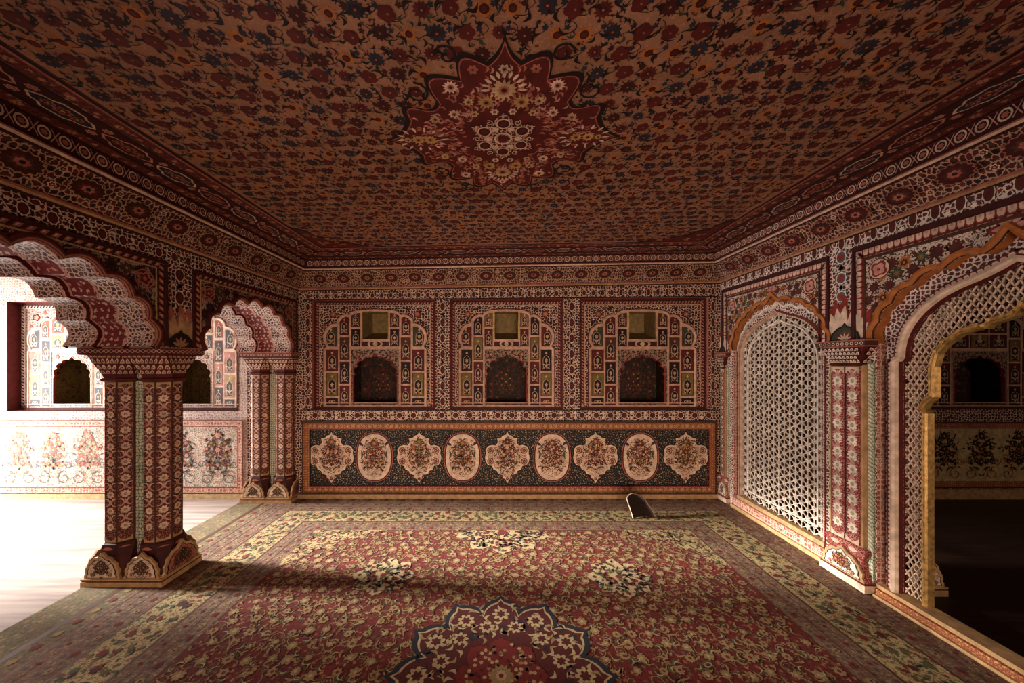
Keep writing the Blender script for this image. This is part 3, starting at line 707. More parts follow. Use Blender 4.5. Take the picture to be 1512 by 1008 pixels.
def make_columns(label, group, loc, single=False):
    """two octagonal shafts side by side on one plinth; local origin at the plinth centre, shafts along x"""
    root = thing('column' if single else 'paired_column', label, 'column', loc, group)
    hx, hy = .270, .155; rng = random.Random(9); lx = 0 if single else -hx
    m = MB(); m.box(lx, hx, -hy, hy, 0, .038, 'stone'); m.box(lx+.004, hx-.004, -hy+.004, hy-.004, .038, .048, 'brown'); m.box(lx, hx, -hy, hy, .048, .058, 'stone')
    pl_ = m.build('plinth', root, local=True)
    for sx in ((.131,) if single else (-.131, .131)):
        m = MB()
        m.loft([octo(sx, 0, .128, .058, .9), octo(sx, 0, .118, .12, .7), octo(sx, 0, .106, .20, .3), octo(sx, 0, .112, .235, .1), octo(sx, 0, .108, .262, 0), octo(sx, 0, .1, .268, 0)], 'darkred')
        o = octo(sx, 0, .112, .0, 0)
        for i in range(8):
            ff, w = facet(o[i], o[(i+1) % 8]); m.leaf(ff, -.035, .235, .07, .022, 0, 'rose', .003, .05); 
        o = octo(sx, 0, .108, .0, 0)
        m.build('column_foot', root, local=True)
        for fy in (-1, 1):
            m = MB(); ff = frame((sx, fy*(hy-.018), 0), (-fy, 0, 0), (0, 0, 1), (0, fy, 0)); petal_plate(m, ff, 0, .058, .235, .165, .014, 'cream', ('maroon', 'brown', 'green'), rng); m.build('base_petal', pl_, local=True)
        m = MB(); s_ = 1 if sx > 0 else -1; ff = frame((s_*(hx-.018), 0, 0), (0, s_, 0), (0, 0, 1), (s_, 0, 0)); petal_plate(m, ff, 0, .058, .275, .175, .014, 'rose', ('darkred', 'brown', 'dark'), rng); m.build('base_petal', pl_, local=True)
        # shaft
        m = MB(); o0 = octo(sx, 0, .098, .262, 0); o1 = octo(sx, 0, .098, 1.372, 0); m.loft([o0, o1], 'brown')
        for i in range(8):
            ff, w = facet((o0[i][0], o0[i][1], 0), (o0[(i+1) % 8][0], o0[(i+1) % 8][1], 0))
            m.rect(ff, -w*.44, w*.44, .275, 1.36, 'shaft' if i % 2 == 0 else 'shaft_dark', .0008)
            for e0, e1, sg in ((.275, .315, 1), (1.36, 1.318, -1)):
                m.q(ff, [(-w*.44, e0), (w*.44, e0), (w*.44, e1), (w*.28, e0+sg*.018), (0, e0+sg*.010), (-w*.28, e0+sg*.018), (-w*.44, e1)], 'stone', .0016)
            flower_chain(m, ff, 0, .325, 1.305, w*.80, .105, .0016)
        m.build('shaft', root, local=True)
        # bell capital with scales
        m = MB()
        prof = [(.100, 1.362, 0), (.118, 1.372, 0), (.118, 1.384, 0), (.104, 1.392, 0), (.108, 1.42, .1), (.116, 1.45, .25), (.126, 1.49, .5), (.133, 1.53, .75), (.134, 1.545, .85)]
        m.loft([octo(sx, 0, r, z, q) for r, z, q in prof], 'maroon')
        for j, (r0, z0, q0, r1, z1, q1) in enumerate([a+b for a, b in zip(prof[4:-1], prof[5:])]):
            A, B = octo(sx, 0, r0, z0, q0), octo(sx, 0, r1, z1, q1)
            for i in range(8):
                a0, a1, b0, b1 = [Vector(t) for t in (A[i], A[(i+1) % 8], B[i], B[(i+1) % 8])]
                nn = (a1-a0).cross(b0-a0)
                if nn.length < 1e-7: continue
                nn.normalize()
                def ff(u, v, h=0, a0=a0, a1=a1, b0=b0, b1=b1, nn=nn, z0=z0, z1=z1): t = (v-z0)/(z1-z0); s = u+.5; p = a0.lerp(a1, s); q = b0.lerp(b1, s); return p.lerp(q, t)+nn*(h+.001)
                cols = max(1, round((a1-a0).length/.030)); scales(m, ff, .98, z0, z1, 1, .98, cols, .0012, 'red' if (i+j) % 2 else 'rose')
        m.build('capital', root, local=True)
    if single:
        m = MB(); m.box(.01, .275, -.158, .158, 1.545, 1.5785, 'maroon'); m.build('abacus', root, local=True); return root
    m = MB(); m.box(-.05, .05, -.03, .03, .058, 1.5, 'green_strip'); m.build('linking_web', root, local=True)
    m = MB(); m.box(-.275, .275, -.158, .158, 1.545, 1.552, 'maroon'); m.box(-.280, .280, -.163, .163, 1.552, 1.590, 'brown'); m.box(-.283, .283, -.166, .166, 1.590, 1.5995, 'rose')
    for ff, w in ((frame((0, -.163, 0), (1, 0, 0), (0, 0, 1), (0, -1, 0)), .56), (frame((.280, 0, 0), (0, 1, 0), (0, 0, 1), (1, 0, 0)), .326), (frame((-.280, 0, 0), (0, -1, 0), (0, 0, 1), (-1, 0, 0)), .326), (frame((0, .163, 0), (-1, 0, 0), (0, 0, 1), (0, 1, 0)), .56)):
        n = round(w/.034)
        for i in range(n):
            u = -w/2+w*(i+.5)/n; m.ring(ff, u, 1.571, .008, .013, 'pink', .001, 10); m.disc(ff, u, 1.571, .006, 'maroon', .001, 8); m.star(ff, u+w/n/2, 1.571, .006, 4, .4, 'pink', .001)
    m.build('abacus', root, local=True)
    return root
C1 = make_columns('free-standing paired painted column on the left edge of the carpet', None, (-2.505, 2.415, 0))
C2 = copy_tree(C1); C2.location = (-2.47, YB+.005, 0); C2['label'] = 'paired painted column half built into the back wall at its left end'
C3 = copy_tree(C1); C3.location = (-2.505, .96, 0); C3['label'] = 'paired painted column nearest the camera on the left, beyond the picture edge'

# ================================================================== RIGHT WALL
RT = 2.36
DC = 1.62                                   # doorway centre along the wall
JC = 3.035                                  # screen centre
SPR = 1.62
door_out = cusped(DC, 0, SPR, .575, .42, 11, .20)
jali_out = cusped(JC, 0, SPR, .500, .40, 11, .20)
mb = MB()
out = [(3.76, RT), (3.76, 0)] + list(reversed(jali_out)) + list(reversed(door_out)) + [(-1.6, 0), (-1.6, RT)]
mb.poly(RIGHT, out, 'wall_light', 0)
for o_ in (door_out, jali_out):
    mb.prism_sides(RIGHT, o_[1:-1], 0, -.06, 'orange', False); mb.prism_sides(RIGHT, o_[:2], 0, -.06, 'pinkband', False); mb.prism_sides(RIGHT, o_[-2:], 0, -.06, 'pinkband', False)
# far face of the wall, in the dark room, and the jambs that back the columns
RB_ = frame((2.87, 0, 0), (0, 1, 0), (0, 0, 1), (1, 0, 0))
d2 = cusped(DC, SPR-.02, SPR-.02, .56, .42, 9, .30, False); j2 = cusped(JC+.04, SPR-.02, SPR-.02, .52, .40, 9, .30, False)
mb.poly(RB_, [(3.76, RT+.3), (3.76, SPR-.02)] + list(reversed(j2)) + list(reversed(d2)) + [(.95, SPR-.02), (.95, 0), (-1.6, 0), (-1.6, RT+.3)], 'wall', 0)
mb.prism_sides(RIGHT, d2, -.09, -.44, 'arch', False); mb.prism_sides(RIGHT, j2, -.09, -.44, 'arch', False)
mb.box(2.47, 2.60, 2.21, 2.47, 0, SPR, 'wall'); mb.box(2.47, 2.87, .90, 1.02, 0, SPR, 'wall'); mb.box(2.47, 2.75, 3.60, 3.75, 0, SPR, 'wall')
struct(mb, 'wall_right'); wr = bpy.data.objects['wall_right']
pal = [(12, .35, 'brown', 'maroon', None), (9, .4, 'maroon', 'brown', None), (7, .4, 'green', 'olive', 'rose'), (6, .3, 'orange', 'maroon', 'gold')]
for (c, path, y0, y1, sd, ls) in ((DC, door_out, .93, 2.33, 7, .105), (JC, jali_out, 2.515, 3.70, 8, .085)):
    m = MB(); z1 = 2.235
    top = [p for p in path if p[1] >= SPR-.01]
    poly = [(y0, SPR), (y0, z1), (y1, z1), (y1, SPR)] + list(reversed(top))
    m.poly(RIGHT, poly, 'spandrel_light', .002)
    ok = lambda p: y0+.085 < p[0] < y1-.085 and SPR+.03 < p[1] < z1-.085 and not inside(p, path) and dist(p, path) > .05
    rng = random.Random(sd); scatter(m, RIGHT, ok, y0+.05, y1-.03, SPR+.04, z1-.03, ls*.75, rng, pal, .003, 'brown', 4, .52)
    for s_ in (-1, 1):
        u = (y0+y1)/2+s_*((y1-y0)/2-.15); v = z1-.145
        m.disc(RIGHT, u, v, .062, 'dark', .0045, 16); m.disc(RIGHT, u, v, .057, 'cream', .005, 16); m.star(RIGHT, u, v, .052, 4, .28, 'red', .0056, .6); m.star(RIGHT, u, v, .038, 4, .28, 'pink', .0062, .6); m.disc(RIGHT, u, v, .010, 'red', .0068, 8)
    for k in range(5): m.leaf(RIGHT, c, z1-.10, .075, .04, PI*k/4, 'red', .005, 0); m.leaf(RIGHT, c, z1-.10, .06, .024, PI*k/4, 'pink', .0056, 0)
    m.build('spandrel', wr)
    m = MB()
    m.sweep(RIGHT, [(y0, SPR-.02), (y0, z1), (y1, z1), (y1, SPR-.02)], [(.012, .002), (.012, .018), (-.014, .018), (-.018, .004)], 'darkred')
    tongues(m, RIGHT, [(y0+.018, SPR-.02), (y0+.018, z1-.018), (y1-.018, z1-.018), (y1-.018, SPR-.02)], .040, .036, -1, 'cream', 'red', 'maroon', .006)
    m.sweep(RIGHT, [(y0+.068, SPR-.02), (y0+.068, z1-.068), (y1-.068, z1-.068), (y1-.068, SPR-.02)], [(.009, .003), (.007, .012), (-.007, .012), (-.009, .003)], 'brown')
    m.build('tongue_frame', wr)
    m = MB()
    m.sweep(RIGHT, top, [(.034, .002), (.032, .022), (.016, .026), (.002, .014), (0, -.02)], ['orange', 'orange', 'orange', 'brown'])
    m.build('cusped_edge', wr)
m = MB()
oval_chain(m, RIGHT, (2.4225, SPR+.28), (2.4225, 2.28), .155, .15, .003, ('white', 'slate', 'red'))
oval_chain(m, RIGHT, (.6, 2.295), (3.72, 2.295), .115, .105, .003, ('white', 'brown', 'maroon'))
m.build('oval_frieze', wr)
lotus(RIGHT, 2.39, 1.645, .24, .27, wr, 'red')
lotus(RIGHT, 3.70, 1.60, .10, .2, wr, 'red')

# ---- jali screen in the further arch
def bar(m, f, p, q, w, h0, h1, mt):
    dx, dy = q[0]-p[0], q[1]-p[1]; l = math.hypot(dx, dy)
    if l < 1e-6: return
    nx, ny = -dy/l*w/2, dx/l*w/2
    c = [(p[0]+nx, p[1]+ny), (q[0]+nx, q[1]+ny), (q[0]-nx, q[1]-ny), (p[0]-nx, p[1]-ny)]
    m.q(f, c, mt, h1)
    for a, b in ((0, 1), (2, 3)):
        m.face([f(*c[a], h0), f(*c[b], h0), f(*c[b], h1), f(*c[a], h1)], [c[a], c[b], c[b], c[a]], mt)
def moulding(m, path, f, prof, mats): m.sweep(f, path, prof, mats)
p_ = 0
js = thing('jali_screen', 'pierced white marble-like lattice screen filling the arch nearest the back wall', 'lattice screen', (XR+.05, JC, 0))
jo = ogee(JC, .14, 1.54, .452, .40, .0)
m = MB()
rim = cusped(JC, .0, SPR, .500, .40, 11, .20)
# recessed band between the orange cusps and the lattice
jo_full = ogee(JC, .0, 1.54, .452, .40, .0)
m.poly(RIGHT, [(JC-.505, 0), (JC+.505, 0), (JC+.505, 2.14), (JC-.505, 2.14)], 'wall_light', -.055, [list(jo_full)[1:-1]+[(JC+.452, .14), (JC-.452, .14)]])
m.build('surround_panel', js, js.location)
m = MB()
jb = ogee(JC, .10, 1.54, .452, .40)
inn = cusped(JC, .10, 1.585, .480, .395, 11, .16)
m.sweep(RIGHT, inn, [(.014, -.053), (.010, -.035), (-.004, -.035), (-.008, -.053)], 'white')
m.sweep(RIGHT, jb, [(.022, -.05), (.018, -.024), (.006, -.020), (-.002, -.030), (-.004, -.075)], ['rose', 'cream', 'pink', 'cream'])
tongues(m, RIGHT, jb, .018, .022, 1, 'cream', 'red', 'maroon', -.0185)
m.build('moulded_frame', js, js.location)
m = MB(); p = .066; rh = p*math.sqrt(3)/2
def clipbar(m, f, p0, p1, ok, w, h0, h1, mt, st=.02):
    L = math.hypot(p1[0]-p0[0], p1[1]-p0[1]); n = max(1, int(L/st)); prev = None; start = None
    for i in range(n+1):
        t = i/n; x = (p0[0]+(p1[0]-p0[0])*t, p0[1]+(p1[1]-p0[1])*t); o = ok(x)
        if o and start is None: start = x
        if (not o or i == n) and start is not None:
            bar(m, f, start, prev if not o else x, w, h0, h1, mt); start = None
        prev = x
okj = lambda q: inside(q, jo)
H0, H1 = -.062, -.054
for k in range(-60, 61):
    for ang in (0, 60, 120):
        a = math.radians(ang+90); dx, dy = math.cos(a), math.sin(a); nx, ny = -dy, dx
        c0 = (JC+nx*rh*k, 1.0+ny*rh*k)
        clipbar(m, RIGHT, (c0[0]-dx*1.3, c0[1]-dy*1.3), (c0[0]+dx*1.3, c0[1]+dy*1.3), okj, .0046, H0, H1, 'white')
# rings and rosettes on the nodes
e1 = (0, p); e2 = (rh, p/2)
for i in range(-12, 13):
    for j in range(-30, 31):
        u = JC+e2[0]*i; v = 1.0+p*j+(p/2 if i % 2 else 0)
        if not (inside((u, v), jo)): continue
        hx = [(u+p*.30*math.cos(PI/6+k*PI/3), v+p*.30*math.sin(PI/6+k*PI/3)) for k in range(6)]
        if all(inside(q, jo) for q in hx):
            for k in range(6): bar(m, RIGHT, hx[k], hx[(k+1) % 6], .0040, H0, H1+.0004, 'white')
        m.star(RIGHT, u, v, .0075, 6, .3, 'white', H1+.001)
jl_ = m.build('lattice', js, js.location)
m = MB(); jin = ogee(JC, .215, 1.50, .375, .375)
m.sweep(RIGHT, jin, [(.007, H0), (.006, H1+.004), (-.006, H1+.004), (-.007, H0)], 'white'); m.sweep(RIGHT, [(JC-.375, .215), (JC+.375, .215)], [(.007, H0), (.006, H1+.004), (-.006, H1+.004), (-.007, H0)], 'white')
m.build('inner_rib', jl_, js.location)
m = MB(); m.fbox(RIGHT, JC-.53, JC+.51, .0, .035, -.06, .03, 'stone'); m.fbox(RIGHT, JC-.51, JC+.50, .035, .105, -.06, .012, 'pinkband'); m.fbox(RIGHT, JC-.47, JC+.47, .105, .14, -.07, -.01, 'stone')
m.build('sill', js, js.location)

# ---- doorway screen
ds = thing('doorway_screen', 'arched doorway with diamond lattice and gilded scalloped edge, open to the dark room', 'doorway', (XR+.05, DC, 0))
half = [(.365, .07), (.365, 1.20), (.385, 1.225), (.37, 1.26), (.335, 1.30), (.335, 1.47), (.318, 1.55), (.285, 1.60), (.22, 1.655), (.15, 1.68), (.125, 1.675), (.105, 1.70), (.06, 1.712), (.03, 1.725), (0, 1.765)]
gi = mirror(half, DC)
co = ogee(DC, .07, 1.53, .442, .44, .035)
m = MB()
m.poly(RIGHT, [(DC-.578, 0), (DC+.578, 0), (DC+.578, 2.16), (DC-.578, 2.16)], 'wall_light', -.055, [[(x, max(z, .07)) for x, z in co]])
m.build('surround_panel', ds, ds.location)
m = MB(); cm = ogee(DC, 0.0, 1.53, .475, .475, .035)
m.sweep(RIGHT, cm, [(.036, -.053), (.034, -.03), (.030, -.026)], ['dark', 'dark'])
tongues(m, RIGHT, [(x, z) for x, z in ogee(DC, 0.0, 1.53, .485, .485, .035)], .022, .028, 1, 'cream', 'red', 'maroon', -.028)
m.sweep(RIGHT, cm, [(.008, -.03), (.004, -.012), (-.010, -.006), (-.022, -.012), (-.028, -.03), (-.034, -.065)], ['rose', 'cream', 'cream', 'cream', 'maroon'])
m.build('moulded_frame', ds, ds.location)
m = MB(); okd = lambda q: inside(q, co) and not inside(q, gi) and q[1] > .075
pd = .030
for k in range(-62, 63):
    for sg in (-1, 1):
        a = sg*math.radians(61); dx, dy = math.cos(a), math.sin(a)
        c0 = (DC+pd*k, 1.0)
        # slightly wavy bars
        prev = None
        n = 90
        for i in range(-n, n+1):
            s_ = i*.018; wv = .0016*math.sin(s_*2*PI/.031); q = (c0[0]+dx*s_-dy*wv, c0[1]+dy*s_+dx*wv)
            if abs(q[0]-DC) > .5 or not 0 < q[1] < 2.1: prev = None; continue
            o = okd(q)
            if o and prev is not None: bar(m, RIGHT, prev, q, .0050, -.070, -.062, 'cream')
            prev = q if o else None
m.build('lattice', ds, ds.location)
m = MB()
m.sweep(RIGHT, gi, [(.024, -.085), (.023, -.055), (.014, -.044), (.006, -.050), (-.002, -.042), (-.008, -.052), (-.009, -.09)], 'gilt')
for i in range(4, len(gi)-4, 1):
    u, v = gi[i]; m.star(RIGHT, u, v+.012, .011, 7, .4, 'gilt', -.040)
for v in [x*.1 for x in range(1, 12)]:
    for s_ in (-1, 1): m.star(RIGHT, DC+s_*.374, v+.05, .008, 6, .3, 'gilt', -.041, 0, 2)
m.build('gilded_edge', ds, ds.location)
m = MB(); m.fbox(RIGHT, DC-.60, DC+.56, 0, .022, -.06, .045, 'stone'); m.fbox(RIGHT, DC-.58, DC+.56, .022, .052, -.06, .025, 'goldband'); m.fbox(RIGHT, DC-.56, DC+.58, .052, .075, -.10, .005, 'stone')
m.build('sill', ds, ds.location)

# ---- pilasters of the right wall
def pilaster(label, y0, y1, prot, strips, capz, face=-1, x0=XR, dark=False):
    yc, w = (y0+y1)/2, y1-y0; rng = random.Random(int(y0*100))
    root = thing('pilaster', label, 'pilaster', (x0, yc, 0), None)
    f = frame((x0, yc, 0), (0, face*-1, 0), (0, 0, 1), (face, 0, 0)) if face == 1 else frame((x0, yc, 0), (0, -1, 0), (0, 0, 1), (-1, 0, 0))
    hw = w/2
    m = MB(); m.fbox(f, -hw, hw, .012, .058, 0, prot, 'cream'); m.fbox(f, -hw+.004, hw-.004, .058, .068, 0, prot-.004, 'maroon'); pl_ = m.build('plinth', root, root.location)
    sw = hw-.055
    m = MB()
    R_ = lambda a, z, d: [tuple(f(-a, z, 0)), tuple(f(a, z, 0)), tuple(f(a, z, d)), tuple(f(-a, z, d))]
    m.loft([R_(hw*.96, .068, prot*.9), R_(hw*.80, .12, prot*.8), R_(hw*.74, .20, prot*.62), R_(hw*.88, .25, prot*.72), R_(hw*.86, .275, prot*.70), R_(hw*.8, .28, prot*.5)], 'strip_red' if not dark else 'brown')
    for s_ in (-1, 1): m.leaf(f, s_*.03, .245, .06, .03, 0 if s_ > 0 else PI, 'cream', prot*.74, 0)
    m.build('pilaster_foot', root, root.location)
    m = MB(); petal_plate(m, frame(tuple(f(0, 0, prot-.02)), tuple(f(1, 0, 0)-f(0, 0, 0)), (0, 0, 1), tuple(f(0, 0, 1)-f(0, 0, 0))), 0, .068, w*.93, .16, .014, 'white' if not dark else 'stone', ('rose', 'red', 'green'), rng)
    m.build('base_petal', pl_, root.location)
    m = MB(); d = prot*.55; zt = capz-.175
    m.fbox(f, -sw-.045, sw+.045, .0, zt+.02, 0, d*.45, 'green_strip' if not dark else 'brown')
    for s_ in (-1, 1): rope(m, f, [(s_*(sw+.030), .28), (s_*(sw+.030), zt)], .022, .026, 'white', 'lime', d*.45+.003, 'lime')
    m.fbox(f, -sw-.012, sw+.012, .26, zt+.012, 0, d, 'stone'); m.build('shaft', root, root.location)
    n = strips
    for i in range(n):
        m = MB(); ww = 2*sw/n; u = -sw+ww*(i+.5)
        mm = 'strip_red' if not dark else 'brown'
        m.fbox(f, u-ww*.45, u+ww*.45, .285, zt-.005, 0, d+.008, mm)
        m.rect(f, u-ww*.45, u-ww*.40, .285, zt-.005, 'dark', d+.009)
        for e0, sg in ((.285, 1), (zt-.005, -1)): m.q(f, [(u-ww*.45, e0), (u+ww*.45, e0), (u+ww*.45, e0+sg*.045), (u+ww*.25, e0+sg*.022), (u, e0+sg*.012), (u-ww*.25, e0+sg*.022), (u-ww*.45, e0+sg*.045)], 'cream', d+.0098)
        flower_chain(m, f, u, .335, zt-.05, ww*.86, .10, d+.0095, ('white', 'lime', 'sand'), 'pink'); m.build('flower_strip', root, root.location)
    m = MB(); h0, h1 = zt+.012, capz-.045
    m.loft([R_(sw*1.0, h0-.012, d), R_(sw*1.12, h0, d+.012), R_(sw*1.0, h0+.012, d), R_(sw*1.1, (h0+h1)/2, d+.015), R_(hw*.95, h1, prot*.95), R_(hw*.97, h1+.005, prot)], 'maroon')
    A0, A1 = [R_(sw*1.0, h0+.012, d), R_(hw*.95, h1, prot*.95)]
    a0, a1, b0, b1 = [Vector(t) for t in (A0[3], A0[2], A1[3], A1[2])]; zz0, zz1 = h0+.012, h1
    def ff(u, v, h=0): t = (v-zz0)/(zz1-zz0); return a0.lerp(a1, u+.5).lerp(b0.lerp(b1, u+.5), t)+(f(0, 0, 1)-f(0, 0, 0))*(h+.014*math.sin(PI*t)+.004)
    scales(m, ff, .98, zz0, zz1-.002, 4, .98, max(3, round(w/.035)), .001, 'rose', 'white')
    c0, c1, e0_, e1_ = [Vector(t) for t in (A0[2], A0[1], A1[2], A1[1])]; nv = f(1, 0, 0)-f(0, 0, 0)
    def fs_(u, v, h=0): t = (v-zz0)/(zz1-zz0); return c0.lerp(c1, u+.5).lerp(e0_.lerp(e1_, u+.5), t)+nv*(h+.014*math.sin(PI*t)+.004)
    scales(m, fs_, .98, zz0, zz1-.002, 4, .98, 2, .001, 'rose', 'white')
    m.build('capital', root, root.location)
    m = MB(); m.fbox(f, -hw, hw, capz-.045, capz-.038, 0, prot, 'rose'); m.fbox(f, -hw-.004, hw+.004, capz-.038, capz-.008, 0, prot+.004, 'brown'); m.fbox(f, -hw-.008, hw+.008, capz-.008, capz, 0, prot+.008, 'rose')
    n = round(w/.03)
    for i in range(n): m.ring(f, -hw+w*(i+.5)/n, capz-.023, .007, .011, 'white', prot+.0045, 10)
    m.build('abacus', root, root.location)
    return root
pilaster('brightly lit pilaster with two red flower strips, between screen and doorway', 2.19, 2.50, .085, 2, 1.645)
pilaster('narrow corner pilaster between the back wall and the pierced screen', 3.585, 3.742, .045, 1, 1.60)
make_columns('half-hidden dark column on the far side of the doorway, seen through it', None, (2.60, 2.335, 0), True)

# ================================================================== CORNICE AND CEILING
RX0, RX1, RY0, RY1 = XL, XR, -1.6, YB
def course(z0, i0, z1, i1, m, mb, n=1, curve=0):
    """one course of the cornice round the room: from height z0 inset i0 to height z1 inset i1"""
    for k in range(n):
        t0, t1 = k/n, (k+1)/n
        za, zb_ = z0+(z1-z0)*t0, z0+(z1-z0)*t1; ia, ib = i0+(i1-i0)*t0-curve*math.sin(PI*t0), i0+(i1-i0)*t1-curve*math.sin(PI*t1)
        A = [(RX0+ia, RY1-ia), (RX1-ia, RY1-ia), (RX1-ia, RY0+ia), (RX0+ia, RY0+ia)]; B = [(RX0+ib, RY1-ib), (RX1-ib, RY1-ib), (RX1-ib, RY0+ib), (RX0+ib, RY0+ib)]
        for q in range(4):
            a, b, c, d = A[q], A[(q+1) % 4], B[(q+1) % 4], B[q]; uu = 0 if q % 2 == 0 else 1
            mb.face([(a[0], a[1], za), (b[0], b[1], za), (c[0], c[1], zb_), (d[0], d[1], zb_)], [(a[uu], za), (b[uu], za), (c[uu], zb_), (d[uu], zb_)], m)
ZL, ZU = 2.335, 2.512
mb = MB()
course(ZL-.022, 0, ZL-.012, .010, 'darkred', mb); course(ZL-.012, .012, ZL-.004, .026, 'stone', mb); course(ZL-.004, .026, ZL+.008, .026, 'rose', mb); course(ZL+.008, .026, ZL+.014, .014, 'cream', mb)
struct(mb, 'trim_1')
mb = MB(); course(ZL+.014, .014, ZU-.012, .13, 'cove', mb, 5, .012)
L_ = math.hypot(ZU-ZL-.026, .116); sl = (Vector((0, 0, ZU-ZL-.026))+Vector((0, 0, 0)))
def slant(o, u, inw):
    up = (Vector((0, 0, ZU-ZL-.026))+Vector(inw)*.116).normalized(); n = Vector(inw)*(ZU-ZL-.026)-Vector((0, 0, .116)); n.normalize()
    return frame(o, u, up, n)
for o, u, inw, a, b in (((0, YB-.014, ZL+.014), (1, 0, 0), (0, -1, 0), -2.05, 2.28), ((XL+.014, 0, ZL+.014), (0, 1, 0), (1, 0, 0), .9, 3.58), ((XR-.014, 0, ZL+.014), (0, 1, 0), (-1, 0, 0), .9, 3.58)):
    fs = slant(o, u, inw); n = round((b-a)/.25); st = (b-a)/n
    for i in range(n):
        c = a+st*(i+.5); v = L_*.55; h = .016
        mb.star(fs, c, v, .082, 14, .14, 'rose' if inw[0] < 0 else 'stone', h, 0, .72); mb.star(fs, c, v, .076, 14, .16, 'darkred', h+.0006, 0, .72); mb.star(fs, c, v, .052, 9, .35, 'maroon' if i % 2 else 'brown', h+.0012, 0, .7); mb.star(fs, c, v, .03, 7, .3, 'rose', h+.0018, 0, .7); mb.disc(fs, c, v, .012, 'dark', h+.0024, 7, .8)
        for s_ in (-1, 1):
            mb.flower(fs, c+st*.5, v+s_*.045, .018, h, ('cream', 'maroon', 'gold'), 6)
struct(mb, 'trim_2')
mb = MB()
course(ZU-.014, .128, ZU-.008, .145, 'darkred', mb); course(ZU-.008, .145, ZU+.001, .158, 'cream', mb); course(ZU+.001, .158, ZU+.010, .156, 'rose', mb); course(ZU+.010, .156, ZU+.014, .142, 'darkred', mb)
struct(mb, 'trim_3')
mb = MB(); course(ZU+.014, .142, ZC, .15, 'darkred', mb)
for ff, a, b in ((frame((0, YB-.15, 0), (1, 0, 0), (0, 0, 1), (0, -1, 0)), -2.03, 2.26), (frame((XL+.15, 0, 0), (0, 1, 0), (0, 0, 1), (1, 0, 0)), .6, 3.58), (frame((XR-.15, 0, 0), (0, 1, 0), (0, 0, 1), (-1, 0, 0)), .6, 3.58)):
    n = round((b-a)/.075); st = (b-a)/n; v = (ZU+.014+ZC)/2
    for i in range(n):
        u = a+st*(i+.5); mb.ring(ff, u, v, .018, .025, 'cream', .010, 12, 1.15); mb.star(ff, u, v, .014, 6, .3, 'rose', .010); mb.ribbon(ff, [(u+st*.3, v+.03), (u+st*.5, v), (u+st*.7, v-.03)], .004, 'pink', .0105); mb.ribbon(ff, [(u+st*.3, v-.03), (u+st*.5, v), (u+st*.7, v+.03)], .004, 'pink', .0105)
    mb.rect(ff, a, b, ZC-.010, ZC-.004, 'maroon', .0105)
struct(mb, 'trim_4')

# ---- ceiling
mb = MB()
mb.rect(CEIL, RX0, RX1, RY0, RY1, 'ceiling_ground', 0)
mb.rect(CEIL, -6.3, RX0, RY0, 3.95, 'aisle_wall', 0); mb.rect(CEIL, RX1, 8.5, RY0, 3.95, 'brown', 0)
cx0, cx1, cy1 = RX0+.15, RX1-.15, RY1-.15
def cband(t0, t1, m, h):
    a = [(cx0+t0, -1.4), (cx0+t0, cy1-t0), (cx1-t0, cy1-t0), (cx1-t0, -1.4)]; b = [(cx0+t1, -1.4), (cx0+t1, cy1-t1), (cx1-t1, cy1-t1), (cx1-t1, -1.4)]
    for i in range(3): mb.q(CEIL, [a[i], a[i+1], b[i+1], b[i]], m, h)
for t0, t1, m_ in ((0, .02, 'dark'), (.02, .09, 'ceiling_band'), (.09, .105, 'dark'), (.105, .255, 'darkred'), (.255, .27, 'dark'), (.27, .34, 'ceiling_band'), (.34, .352, 'rose'), (.352, .37, 'dark'), (.37, .378, 'maroon')): cband(t0, t1, m_, .001)
def along(t, per):
    out = []
    for (p, q) in (((cx0+t, .55), (cx0+t, cy1-t)), ((cx0+t, cy1-t), (cx1-t, cy1-t)), ((cx1-t, cy1-t), (cx1-t, .55))):
        L = math.hypot(q[0]-p[0], q[1]-p[1]); n = round(L/per)
        for i in range(n): s_ = (i+.5)/n; out.append((p[0]+(q[0]-p[0])*s_, p[1]+(q[1]-p[1])*s_, abs(q[0]-p[0]) > .1, i))
    return out
for u, v, hz, i in along(.18, .27):
    A = (lambda a, b, u=u, v=v, hz=hz: (u+a, v+b) if hz else (u+b, v+a))
    k = [(-.12, 0), (-.09, .03), (-.06, .035), (-.04, .055), (.04, .055), (.06, .035), (.09, .03), (.12, 0), (.09, -.03), (.06, -.035), (.04, -.055), (-.04, -.055), (-.06, -.035), (-.09, -.03)]
    o = [A(*p_) for p_ in k]; o2 = [A(p_[0]*.9, p_[1]*.84) for p_ in k]
    mb.fan(CEIL, (u, v), o, 'cream' if i % 2 else 'pink', .0020); mb.fan(CEIL, (u, v), o2, 'blue' if i % 2 else 'darkred', .0026)
    for s_ in (-.05, 0, .05): a = A(s_, 0); mb.flower(CEIL, a[0], a[1], .022 if s_ else .032, .0032, ('rose', 'maroon', 'gold'), 7)
    for s_ in (-1, 1):
        a = A(.135, s_*.04); mb.flower(CEIL, a[0], a[1], .02, .002, ('pink', 'rose', 'gold'), 6)
for t, pr in ((.055, .09), (.305, .09)):
    for u, v, hz, i in along(t, pr): mb.flower(CEIL, u, v, .020, .002, ('rose', 'stone', 'maroon') if i % 2 else ('brown', 'rose', 'gold'), 6)
fx0, fx1, fy1 = cx0+.378, cx1-.378, cy1-.378
QN = [(0, .520, 0), (.062, .415, .62), (.172, .350, .62), (.275, .235, -.25), (.350, .195, .55), (.425, .135, -.12), (.56, 0, 0)]
Q = [(0, .51), (.065, .44), (.08, .435), (.10, .455), (.135, .462), (.165, .43), (.175, .385), (.20, .398), (.23, .395), (.265, .36), (.29, .275), (.36, .21), (.41, .22), (.42, .155), (.5, .08), (.55, 0)]
Q = []
